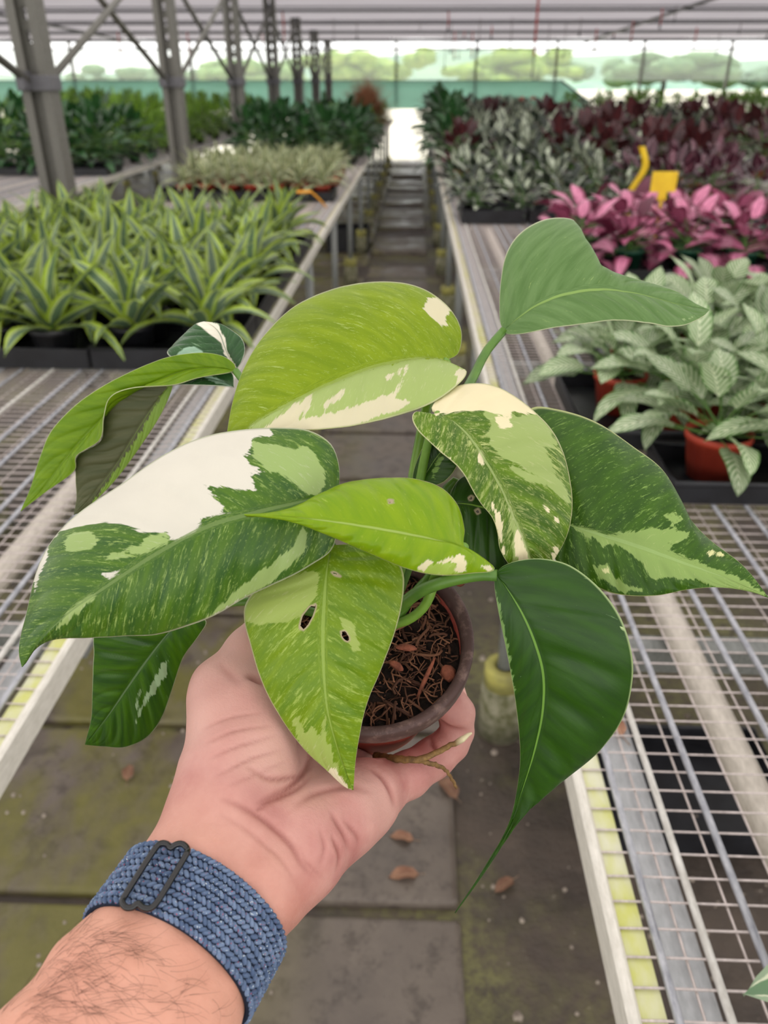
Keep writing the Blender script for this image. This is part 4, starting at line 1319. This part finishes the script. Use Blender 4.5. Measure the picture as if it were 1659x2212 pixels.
M10 = vleaf_mat('dark_lower_leaf', (36, 74, 14), (62, 104, 2), (150, 176, 134), (200, 206, 170), speck=.68, spcol=(120, 158, 96), trans=.16, rough=.30)  # lower leaf is itself dark green
vleaf('lowleft', [(400, 1330, .362), (360, 1372, .368), (315, 1430, .376), (272, 1490, .386), (230, 1550, .396), (184, 1608, .406)],
      [(300, 1320, .366), (212, 1352, .376), (203, 1420, .384), (200, 1500, .394), (198, 1550, .400)], [(445, 1340, .362), (430, 1372, .366), (396, 1420, .374), (372, 1490, .384), (350, 1550, .394), (318, 1592, .402), (272, 1613, .406), (225, 1612, .407)], M10,
      pale=[[(366, 1416), (362, 1450), (345, 1480), (320, 1512), (295, 1560), (305, 1515), (330, 1475), (350, 1435)], [(302, 1490), (306, 1490), (298, 1530), (294, 1530)]], bulge=.08, label='dark leaf hanging behind the half white one')

# ---- petioles, stem and the aerial root
M_PET = plain('fresh_petiole', (120, 158, 56), .42, .5, 0, scale=80, rgb2=(98, 138, 46))
M_PETD = plain('green_petiole', (92, 132, 44), .42, .5, 0, scale=80, rgb2=(74, 114, 38))


def petiole(pts, r0, r1, mat=M_PET, name='petiole'):
    P = smooth_line(U3(pts), 26)
    hlink(name, MB().tube(P, np.linspace(r0, r1, 26), 12), mat)


petiole([(800, 1360, .372), (830, 1335, .362), (868, 1306, .354), (910, 1276, .346), (965, 1256, .340), (1030, 1243, .336), (1074, 1243, .3335)], .0031, .0026, M_PETD)
petiole([(815, 1372, .372), (850, 1350, .366), (885, 1337, .362), (915, 1312, .358), (932, 1278, .354), (940, 1246, .350), (985, 1196, .320), (1003, 1182, .3105)], .0024, .0020)
petiole([(812, 1380, .374), (845, 1352, .369), (876, 1310, .364), (905, 1270, .360), (928, 1244, .356), (960, 1180, .352), (974, 1090, .352)], .0024, .0019, M_PETD)
petiole([(820, 1350, .374), (858, 1230, .368), (882, 1120, .364), (894, 1030, .362), (910, 940, .362), (922, 880, .364), (945, 810, .370), (966, 779, .373)], .0034, .0022)
petiole([(825, 1350, .378), (868, 1230, .376), (900, 1100, .374), (918, 1000, .373), (935, 925, .370), (990, 868, .380), (1022, 815, .396), (1050, 760, .403), (1089, 713, .4055)], .0032, .0022, M_PETD)
petiole([(830, 1340, .372), (872, 1200, .364), (900, 1080, .358), (915, 1000, .352), (932, 930, .345), (948, 893, .3385)], .0030, .0018)
petiole([(835, 1350, .376), (900, 1180, .370), (960, 1090, .366), (975, 1040, .364), (1060, 1080, .365), (1205, 1126, .3645)], .0028, .0018, M_PETD)
petiole([(805, 1365, .374), (790, 1280, .362), (762, 1180, .346), (735, 1090, .330), (722, 1066, .3225)], .0028, .0018)
petiole([(800, 1370, .374), (770, 1300, .362), (740, 1220, .346), (716, 1178, .3305)], .0026, .0018, M_PETD)
petiole([(795, 1370, .376), (720, 1240, .384), (620, 1000, .390), (550, 860, .390), (508, 800, .3925)], .0028, .0018, M_PETD)
petiole([(790, 1375, .378), (700, 1330, .376), (560, 1300, .366), (450, 1310, .362), (400, 1330, .3625)], .0026, .0018, M_PETD)
petiole([(812, 1352, .376), (818, 1250, .372), (824, 1180, .368)], .0052, .0034, M_PETD, 'stem')
t = NT('aerial_root')
nz = t.noise(t.coord(), 240, 4, .7)
tip = t.attr('tip')
M_ROOT = t.done(t.bsdf(t.mix(tip, t.mix(t.mapr(nz, .35, .65), lin((142, 112, 66)), lin((96, 72, 44))), lin((222, 212, 172))), .7, .3, 0, t.bump(nz, .5, .001)))


def root(pts, r, tips):
    P = smooth_line(U3(pts), 30)
    P += rng.normal(0, .00018, P.shape)
    mb = MB().tube(P, r, 8)
    hlink('aerial_root', mb, M_ROOT, None, {'tip': np.repeat(tips, 8)})


root([(812, 1634, .392), (860, 1640, .378), (905, 1640, .374), (945, 1624, .376), (985, 1604, .378), (1020, 1583, .380)], np.interp(np.linspace(0, 1, 30), [0, .5, .82, .9, 1], [.0022, .0016, .0013, .0016, .0005]), np.clip((np.linspace(0, 1, 30) - .84) * 20, 0, 1))
root([(900, 1642, .3745), (935, 1650, .377), (958, 1660, .384), (972, 1676, .384), (988, 1704, .384)], np.linspace(.0014, .0007, 30), np.zeros(30))

# ------------------------------------------------------------------ the hand and forearm: one skin grown from a distance field
def K(x, y, d):
    return np.array([(x - 829.5) / F * d, -(y - 1106) / F * d, d])


def to_world(P):
    return CAM + np.outer(P[:, 0], VR) + np.outer(P[:, 1], VU) + np.outer(P[:, 2], VF)


def to_cam(v):
    q = np.asarray(v) - CAM
    return np.stack([q @ VR, q @ VU, q @ VF], -1)


GH = .0012
G0 = np.array([-.235, -.365, .200])
GN = np.array([265, 285, 304])
FLD = np.full(GN, .05, np.float32)


def cone_sd(P, a, b, ra, rb):
    ab = b - a
    h = np.clip(((P - a) @ ab) / (ab @ ab), 0, 1)
    return np.sqrt(np.sum((P - a - h[..., None] * ab) ** 2, -1)) - (ra + (rb - ra) * h)


def add_cone(a, b, ra, rb, k):
    """blend a tapered capsule into the field"""
    mg = .022 + k
    lo = np.floor((np.minimum(a - ra, b - rb) - mg - G0) / GH).astype(int).clip(0, GN - 1)
    hi = np.ceil((np.maximum(a + ra, b + rb) + mg - G0) / GH).astype(int).clip(1, GN)
    ax = [G0[i] + GH * np.arange(lo[i], hi[i]) for i in range(3)]
    P = np.stack(np.meshgrid(*ax, indexing='ij'), -1)
    d = cone_sd(P, a, b, ra, rb).astype(np.float32)
    S = FLD[lo[0]:hi[0], lo[1]:hi[1], lo[2]:hi[2]]
    h = np.clip(.5 + .5 * (S - d) / k, 0, 1)
    S[...] = S + (d - S) * h - k * h * (1 - h)


def chain(pts, k):
    """pts: (px x, px y, depth, radius mm)"""
    for p, q in zip(pts[:-1], pts[1:]):
        add_cone(K(*p[:3]), K(*q[:3]), p[3] / 1000, q[3] / 1000, k)


# forearm and wrist: three strands side by side make the oval section
WV = K(628, 2010, .305) - K(335, 1805, .305)
WV /= np.linalg.norm(WV)


def oval(pts, k):
    for s in (-1, 0, 1):
        prev = None
        for (x, y, d, r, off) in pts:
            c = K(x, y, d) + WV * (s * off / 1000)
            if prev is not None:
                add_cone(prev[0], c, prev[1] / 1000, r / 1000, k)
            prev = (c, r * (1.0 if s else 1.02))


oval([(-130, 2790, .236, 26, 14), (150, 2390, .252, 23.5, 13), (300, 2180, .273, 22.2, 12.6), (425, 1985, .298, 19.6, 11.5), (474, 1905, .308, 19.3, 12), (532, 1830, .323, 19, 16)], .006)
# thumb side of the palm, little-finger side, hollow between
chain([(470, 1850, .316, 19), (500, 1730, .328, 21), (520, 1620, .340, 21), (505, 1530, .350, 17.5), (487, 1492, .354, 14.5)], .012)
chain([(490, 1487, .354, 14), (545, 1415, .366, 12), (590, 1345, .378, 10.5), (612, 1300, .384, 8.5)], .006)
chain([(570, 1885, .318, 19), (645, 1815, .332, 20), (722, 1762, .350, 19), (785, 1722, .366, 15.5), (818, 1706, .378, 13.0)], .010)
chain([(560, 1830, .335, 18), (620, 1740, .358, 17), (680, 1680, .382, 15.5), (730, 1640, .404, 13)], .012)
chain([(560, 1700, .353, 16), (600, 1630, .374, 15), (625, 1570, .394, 13)], .016)
# fingers
chain([(815, 1706, .378, 12.2), (880, 1674, .390, 10.4), (935, 1640, .400, 9.6), (972, 1606, .404, 9.0)], .006)
chain([(972, 1606, .404, 9.0), (990, 1576, .404, 8.2), (986, 1544, .402, 9.8), (974, 1524, .402, 9.2), (962, 1514, .404, 7.0)], .002)
chain([(745, 1655, .402, 12.5), (800, 1598, .470, 10.5), (850, 1500, .490, 9.6), (880, 1420, .482, 8.6), (875, 1385, .474, 7.6)], .005)
chain([(700, 1630, .408, 12.5), (775, 1575, .490, 10.8), (820, 1460, .506, 9.8), (820, 1375, .495, 8.8), (812, 1340, .486, 7.8)], .005)
chain([(640, 1570, .405, 12.5), (660, 1500, .478, 10.6), (712, 1400, .494, 9.6), (735, 1330, .480, 8.6), (742, 1300, .470, 7.6)], .005)

# the pot presses into the hand: keep the skin outside the pot
ax = [G0[i] + GH * np.arange(GN[i]) for i in range(3)]
pc, pn = to_cam(RC), np.array([PN @ VR, PN @ VU, PN @ VF])
i0 = np.searchsorted(ax[0], -.08)
j0 = np.searchsorted(ax[1], -.16)
PP = np.stack(np.meshgrid(ax[0][i0:], ax[1][j0:], ax[2], indexing='ij'), -1) - pc
hh = PP @ pn
rr = np.sqrt(np.maximum(np.sum(PP ** 2, -1) - hh ** 2, 0))
rp = np.clip(.0308 + (PR - .0045 - .0308) * (hh + PH) / (PH - .009), .0308, PR - .0045)
rp = np.where(hh > -.0125, PR, rp)
pot_sd = np.maximum(rr - rp, np.maximum(-(hh + PH), hh - .0005)) - .0006
S = FLD[i0:, j0:, :]
np.maximum(S, -pot_sd.astype(np.float32), out=S)
del PP, hh, rr, rp, pot_sd


def surface_nets(D, org, h):
    neg = D < 0
    c = neg[:-1, :-1, :-1].astype(np.int8)
    tot = np.zeros(c.shape, np.int8)
    corners = [(i, j, k) for i in (0, 1) for j in (0, 1) for k in (0, 1)]
    for i, j, k in corners:
        tot += neg[i:D.shape[0] - 1 + i, j:D.shape[1] - 1 + j, k:D.shape[2] - 1 + k]
    act = np.argwhere((tot > 0) & (tot < 8))
    idx = -np.ones(tot.shape, np.int64)
    idx[act[:, 0], act[:, 1], act[:, 2]] = np.arange(len(act))
    val = {q: D[act[:, 0] + q[0], act[:, 1] + q[1], act[:, 2] + q[2]] for q in corners}
    acc, cnt = np.zeros((len(act), 3)), np.zeros(len(act))
    for a in corners:
        for b in corners:
            if sum(b) - sum(a) == 1 and all(q >= p for p, q in zip(a, b)):
                va, vb = val[a], val[b]
                m = (va < 0) != (vb < 0)
                t = va / np.where(np.abs(va - vb) > 1e-12, va - vb, 1)
                p = np.array(a) + t[:, None] * (np.array(b) - np.array(a))
                acc[m] += p[m]
                cnt[m] += 1
    V = (act + acc / cnt[:, None]) * h + org
    fc = []
    for axs in range(3):
        o = [0, 0, 0]
        o[axs] = 1
        A = neg[:D.shape[0] - o[0], :D.shape[1] - o[1], :D.shape[2] - o[2]]
        B = neg[o[0]:, o[1]:, o[2]:]
        e = np.argwhere(A != B)
        u, v = [(1, 2), (2, 0), (0, 1)][axs]
        e = e[(e[:, u] > 0) & (e[:, v] > 0) & (e[:, u] < D.shape[u] - 1) & (e[:, v] < D.shape[v] - 1)]
        du, dv = np.zeros(3, int), np.zeros(3, int)
        du[u] = 1
        dv[v] = 1
        g = lambda q: idx[q[:, 0], q[:, 1], q[:, 2]]
        quad = np.stack([g(e - du - dv), g(e - dv), g(e), g(e - du)], 1)
        fl = A[e[:, 0], e[:, 1], e[:, 2]]
        quad = np.where(fl[:, None], quad, quad[:, ::-1])
        fc.append(quad)
    return V, np.concatenate(fc)


def fld_at(P):
    q = (np.asarray(P) - G0) / GH
    q = np.clip(q, 0, GN - 1.001)
    i = q.astype(int)
    f = q - i
    r = 0
    for a in (0, 1):
        for b in (0, 1):
            for c in (0, 1):
                r = r + FLD[i[..., 0] + a, i[..., 1] + b, i[..., 2] + c] * np.abs(1 - a - f[..., 0]) * np.abs(1 - b - f[..., 1]) * np.abs(1 - c - f[..., 2])
    return r


def fld_grad(P, e=.0012):
    g = np.stack([fld_at(P + np.eye(3)[i] * e) - fld_at(P - np.eye(3)[i] * e) for i in range(3)], -1)
    return g / (np.linalg.norm(g, axis=-1, keepdims=True) + 1e-9)


def ray_depth(x, y):
    ds = np.arange(.21, .50, .0004)
    P = np.stack([(x - 829.5) / F * ds, -(y - 1106) / F * ds, ds], -1)
    v = fld_at(P)
    k = np.argmax(v < 0)
    return ds[k] if v[k] < 0 else None


HV, HF = surface_nets(FLD, G0, GH)
# relax the grid steps
E = np.concatenate([HF[:, [0, 1]], HF[:, [1, 2]], HF[:, [2, 3]], HF[:, [3, 0]]])
deg = np.bincount(E.ravel(), minlength=len(HV)).astype(float)
for it in range(6):
    A = np.zeros_like(HV)
    for c in range(3):
        A[:, c] = np.bincount(E[:, 0], HV[E[:, 1], c], len(HV)) + np.bincount(E[:, 1], HV[E[:, 0], c], len(HV))
    A /= deg[:, None]
    HV = HV + (A - HV) * (.5 if it % 2 == 0 else -.45)
HNr = fld_grad(HV)
hx, hy = 829.5 + F * HV[:, 0] / HV[:, 2], 1106 - F * HV[:, 1] / HV[:, 2]
front = HNr[:, 2] < .15
CREASES = [  # line in px, width px, depth mm
    ([(671, 1675), (645, 1700), (607, 1721), (574, 1738), (545, 1762)], 7, 1.0), ([(536, 1658), (586, 1683), (645, 1675), (680, 1650)], 7, .8), ([(797, 1654), (827, 1679), (848, 1712), (856, 1745)], 7, 1.1),
    ([(717, 1755), (742, 1797), (755, 1835)], 6, .9), ([(717, 1806), (734, 1848), (730, 1877)], 6, .9), ([(747, 1772), (772, 1806), (776, 1830)], 6, .7), ([(690, 1790), (700, 1830), (690, 1870)], 6, .5),
    ([(480, 1728), (520, 1742), (569, 1772), (624, 1818), (654, 1869), (683, 1898)], 9, .9), ([(447, 1607), (510, 1578), (586, 1569)], 5, .45), ([(452, 1640), (520, 1610), (600, 1590)], 5, .5), ([(470, 1676), (540, 1640), (610, 1618)], 5, .5), ([(440, 1575), (500, 1548), (570, 1540)], 5, .4), ([(480, 1760), (540, 1800), (600, 1850), (640, 1905)], 7, .4), ([(560, 1735), (620, 1705), (660, 1660), (676, 1610)], 9, 1.2),
    ([(490, 1700), (560, 1670), (620, 1645)], 5, .4), ([(532, 1462), (548, 1464), (575, 1478)], 9, 1.8), ([(928, 1588), (934, 1606), (946, 1622)], 7, 1.2), ([(938, 1546), (960, 1568), (985, 1577), (1012, 1578)], 7, 1.3), ([(640, 1740), (690, 1710), (750, 1700), (800, 1712)], 10, .7), ([(700, 1900), (660, 1860), (650, 1835)], 6, .4),
    ([(520, 1480), (480, 1440), (470, 1425)], 12, .4)]
dep, tone = np.zeros(len(HV)), np.zeros(len(HV))
for line, wd, dm in CREASES:
    q = smooth_line(np.array(line, float), 40)
    d, tap, seg_i = np.full(len(HV), 1e9), np.ones(len(HV)), 0
    for (ax_, ay_), (bx_, by_) in zip(q[:-1], q[1:]):
        ex, ey = bx_ - ax_, by_ - ay_
        h = np.clip(((hx - ax_) * ex + (hy - ay_) * ey) / (ex * ex + ey * ey + 1e-9), 0, 1)
        dq = np.hypot(hx - ax_ - h * ex, hy - ay_ - h * ey)
        seg_i += 1
        tap = np.where(dq < d, math.sin(math.pi * (seg_i / 39.0)) ** .6 if 0 < seg_i < 39 else .15, tap)
        d = np.minimum(d, dq)
    wd = wd * .85
    end = np.exp(-(d / wd) ** 2) * front * tap
    dep = np.maximum(dep, end * dm * 1.5 / 1000)
    tone = np.maximum(tone, np.exp(-(d / (wd * .8)) ** 2) * front * tap * min(1, dm))
# soft lumps of the heel of the hand
lump = .0006 * np.sin(hx * .035 + hy * .02) * np.sin(hy * .04 - hx * .013) * front
HV = HV - HNr * (dep + lump)[:, None]
AX0 = K(474, 1905, .308)
AXD = K(300, 2180, .273) - AX0
AXD /= np.linalg.norm(AXD)
along = (HV - AX0) @ AXD
palm = np.clip(.5 - along / .05, 0, 1)


def skin_mat():
    t = NT('skin')
    co = t.coord()
    pm, cr = t.attr('palm'), t.attr('crease')
    a = t.noise(co, 42, 4, .6)
    b = t.noise(co, 260, 4, .7)
    c = t.noise(co, 14, 2, .5)
    arm = t.mix(t.mapr(a, .3, .7), lin((214, 158, 136)), lin((202, 144, 122)))
    hand = t.mix(t.mapr(a, .32, .68), lin((198, 146, 136)), lin((178, 116, 110)))
    hand = t.mix(t.mapr(c, .45, .65), hand, lin((204, 158, 146)))
    col = t.mix(pm, arm, hand)
    col = t.mix(t.math('MULTIPLY', cr, .75), col, lin((140, 72, 64)))
    nrm = t.bump(t.math('ADD', b, t.math('MULTIPLY', t.noise(t.scale(co, (1, 1, 1)), 700, 3, .7), .6)), .4, .0009)
    return t.done(t.bsdf(col, .5, .4, 0, nrm, **{'Subsurface Weight': .12, 'Subsurface Radius': (.006, .0025, .0015), 'Subsurface Scale': 1.0}))


SC0 = K(400, 2020, .2935)
person = thing('person', 'bare forearm and open hand reaching up to hold the pot, palm upward', 'person', tuple(to_world(K(440, 1985, .303)[None])[0]))
PINV = Matrix.Translation(-person.location)


def plink(name, mb, mat, parent, inv, attrs=None, **tags):
    me = mb.mesh(name, mat, True, attrs)
    me.transform(inv)
    return link(name, me, parent, **tags)


keepf = HF[(HF >= 0).all(1)]
mb = MB()
mb.add(to_world(HV), keepf.tolist())
plink('body', mb, skin_mat(), person, PINV, {'palm': palm, 'crease': tone}, label='bare hand and forearm with creased palm')
# little-finger nail
nc = K(993, 1490, .4065)
mbn = MB()
pa = K(975, 1512, .408) - K(990, 1560, .405)
pa /= np.linalg.norm(pa)
sd_ = np.cross(pa, np.array([0, 0, -1.0]))
sd_ /= np.linalg.norm(sd_)
nn = np.cross(sd_, pa)
V, fc = [], []
for i in range(9):
    for j in range(9):
        u, v = (i - 4) / 4, (j - 4) / 4
        rr = .0046 * math.sqrt(max(0, 1 - .55 * v * v))
        V.append(K(993, 1500, .4075) + pa * (u * .0046) + sd_ * (v * rr) - nn * (.0018 * v * v))
fc = [(i * 9 + j, i * 9 + j + 1, (i + 1) * 9 + j + 1, (i + 1) * 9 + j) for i in range(8) for j in range(8)]
# arm hair
M_HAIR = plain('dark_brown_hair', (78, 52, 40), .5, .4, 0, scale=10)
mb = MB()
reg = [((40, 2195), (235, 2000), 42, 200), ((250, 2010), (400, 2060), 34, 90), ((120, 2180), (330, 2150), 60, 70), ((330, 2080), (480, 2190), 60, 26)]
for (p, q, spread, num) in reg:
    for i in range(num):
        f = rng.random()
        x = p[0] + (q[0] - p[0]) * f + rng.normal(0, spread)
        y = p[1] + (q[1] - p[1]) * f + rng.normal(0, spread * .6)
        d0 = ray_depth(x, y)
        if d0 is None or y > 2330:
            continue
        P0 = K(x, y, d0)
        if abs((P0 - SC0) @ AXD) < .017:
            continue
        nrm = fld_grad(P0)
        dr = WV * rng.uniform(.35, 1.0) - AXD * rng.uniform(-.15, .7)
        dr = dr - nrm * (dr @ nrm)
        dr /= np.linalg.norm(dr) + 1e-9
        side = np.cross(nrm, dr)
        ln, cv = rng.uniform(.006, .016), rng.normal(0, .35)
        pts = []
        pt = P0.copy()
        for s in range(7):
            pts.append(pt + nrm * (.0001 + .0018 * math.sin(s / 6 * 2.6) * .6))
            an = cv * s / 3
            pt = pt + ln / 6 * (dr * math.cos(an) + side * math.sin(an))
            v = fld_at(pt)
            pt = pt - fld_grad(pt) * v
        mb.tube(to_world(np.array(pts)), np.linspace(.000045, .00002, 7), 3, cap=False)
plink('arm_hair', mb, M_HAIR, person, PINV, None, kind='stuff')
t = NT('fingernail')
M_NAIL = t.done(t.bsdf(lin((226, 172, 158)), .25, .5))
on = plink('fingernail', MB().add(to_world(np.array(V)), fc), M_NAIL, person, PINV)
so = on.modifiers.new('thickness', 'SOLIDIFY')
so.thickness = .0005

# ------------------------------------------------------------------ braided strap round the wrist
E1 = WV - AXD * (WV @ AXD)
E1 /= np.linalg.norm(E1)
E2 = np.cross(AXD, E1)
NTH, NV, HWD = 120, 13, .0128


def strap_surface(th, v, lift):
    """point of the wrist's skin at angle th and axial offset v, raised by lift"""
    e = E1[None] * np.cos(th)[:, None] + E2[None] * np.sin(th)[:, None]
    tilt = .010 * (e @ np.array([0, 0, 1.0]))
    c = SC0[None] + AXD[None] * (v + tilt)[:, None]
    rs = np.arange(.012, .060, .0006)
    P = c[:, None] + e[:, None] * rs[None, :, None]
    f = fld_at(P)
    ins = f < 0
    k = np.clip(ins.shape[1] - 1 - np.argmax(ins[:, ::-1], axis=1), 0, len(rs) - 2)
    f0, f1 = f[np.arange(len(k)), k], f[np.arange(len(k)), k + 1]
    r = rs[k] + .0006 * f0 / (f0 - f1 + 1e-9)
    return c, e, r + lift


th = np.linspace(0, 2 * math.pi, NTH, endpoint=False)
cc, ee, rmid = strap_surface(th, np.zeros(NTH), .0)
rmax = np.maximum(rmid, np.maximum(strap_surface(th, np.full(NTH, -HWD), 0)[2], strap_surface(th, np.full(NTH, HWD), 0)[2]) - .0008)
for _ in range(3):
    rmax = np.maximum(rmax, (np.roll(rmax, 1) + np.roll(rmax, -1)) / 2)


def strap_pt(thq, v, lift):
    tq = np.mod(thq, 2 * math.pi)
    r = np.interp(tq, np.r_[th, 2 * math.pi], np.r_[rmax, rmax[0]])
    e = E1[None] * np.cos(tq)[:, None] + E2[None] * np.sin(tq)[:, None]
    tilt = .010 * (e @ np.array([0, 0, 1.0]))
    return SC0[None] + AXD[None] * (v + tilt)[:, None] + e * (r + lift)[:, None], e


strap = thing('watch_strap', 'braided blue fabric watch strap with black wire buckle worn on the wrist', 'watch strap', tuple(to_world(SC0[None])[0]))
SINV = Matrix.Translation(-strap.location)
prof = [(-HWD, .0004), (-HWD, .0018), (-HWD * .96, .0023), (0, .0024), (HWD * .96, .0023), (HWD, .0018), (HWD, .0004)]
V, fc = [], []
for v, l in prof:
    P, _ = strap_pt(th, np.full(NTH, v), np.full(NTH, l))
    V.append(P)
V = np.concatenate(V)
m = len(prof)
for j in range(m):
    for i in range(NTH):
        a, b = j, (j + 1) % m
        fc.append((a * NTH + i, a * NTH + (i + 1) % NTH, b * NTH + (i + 1) % NTH, b * NTH + i))
t = NT('blue_strap_core')
M_CORE = t.done(t.bsdf(lin((30, 40, 58)), .85, .2))
band = plink('strap_band', MB().add(to_world(V), fc), M_CORE, strap, SINV)
t = NT('blue_braid_yarn')
tn = t.attr('tone')
co = t.coord()
fl = t.noise(co, 1500, 2, .5)
fr = t.noise(t.scale(co, (1.3, .8, 1.1)), 1100, 2, .5)
col = t.mix(tn, lin((74, 92, 122)), lin((112, 130, 158)))
col = t.mix(t.mapr(fl, .66, .70), col, lin((206, 218, 218)))
col = t.mix(t.mapr(fr, .67, .71), col, lin((170, 70, 86)))
M_YARN = t.done(t.bsdf(col, .8, .25, 0, t.bump(t.noise(co, 2600, 2, .6), .4, .0003)))
uv = []
nu, nv = 7, 5
for i in range(nu):
    for j in range(nv):
        uv.append((-1 + 2 * i / (nu - 1), math.pi * j / (nv - 1)))
uf = [(i * nv + j, i * nv + j + 1, (i + 1) * nv + j + 1, (i + 1) * nv + j) for i in range(nu - 1) for j in range(nv - 1)]
uv = np.array(uv)
mb, tones = MB(), []
circ = float(np.mean(rmax)) * 2 * math.pi
NS, NCOL = int(circ / .00215), 10
for c in range(NCOL):
    v0 = -HWD + (c + .5) * 2 * HWD / NCOL
    for k in range(NS):
        t0 = 2 * math.pi * (k + (.5 if c % 2 else 0)) / NS + rng.normal(0, .003)
        sgn = 1 if c % 2 else -1
        an = sgn * .72 + rng.normal(0, .10)
        hl, hw = .0017, .00082
        u = uv[:, 0]
        w_ = np.sqrt(np.maximum(0, 1 - np.abs(u) ** 3.0))
        lx = u * hl
        ly = np.cos(uv[:, 1]) * hw * w_
        lz = np.sin(uv[:, 1]) * (.0013 * w_)
        dv = lx * math.sin(an) + ly * math.cos(an)
        dt = lx * math.cos(an) - ly * math.sin(an)
        rloc = float(np.interp(t0 % (2 * math.pi), th, rmax))
        P, _ = strap_pt(t0 + dt / rloc, np.clip(v0 + dv, -HWD - .0004, HWD + .0004), .0022 + lz)
        m0 = mb.n
        mb.add(to_world(P), uf)
        tones += [rng.random()] * (mb.n - m0)
plink('strap_braid', mb, M_YARN, strap, SINV, {'tone': tones}, kind='stuff')
# wire buckle: one bent loop pinched at both ends
bl = [(268, 1938), (300, 1887), (332, 1838), (346, 1823), (360, 1823), (369, 1832), (379, 1825), (394, 1823), (405, 1835), (400, 1850), (370, 1900), (340, 1948), (324, 1962), (308, 1960), (298, 1951), (287, 1960), (272, 1960), (264, 1949)]


def over_strap(x, y):
    """depth of the strap's outer face on this sight line"""
    ds = np.arange(.21, .40, .0003)
    P = np.stack([(x - 829.5) / F * ds, -(y - 1106) / F * ds, ds], -1)
    v = fld_at(P) - .0036
    k = np.argmax(v < 0)
    return ds[k] if v[k] < 0 else np.nan


dd = np.array([over_strap(x, y) for x, y in bl])
dd = np.where(np.isnan(dd), np.nanmax(dd), dd)
for _ in range(2):
    dd = np.minimum(dd, .5 * dd + .25 * (np.roll(dd, 1) + np.roll(dd, -1)))
pl_d = dd - .0022
P = U3(np.c_[np.array(bl, float), pl_d])
Q = np.vstack([P, P[:1]])
Q = smooth_line(Q, 91)[:-1]
M_BUCK = NT('black_enamel_wire')
M_BUCK = M_BUCK.done(M_BUCK.bsdf(lin((10, 10, 12)), .12, .6))
plink('buckle', MB().tube(Q, .00115, 10, closed=True), M_BUCK, strap, SINV)
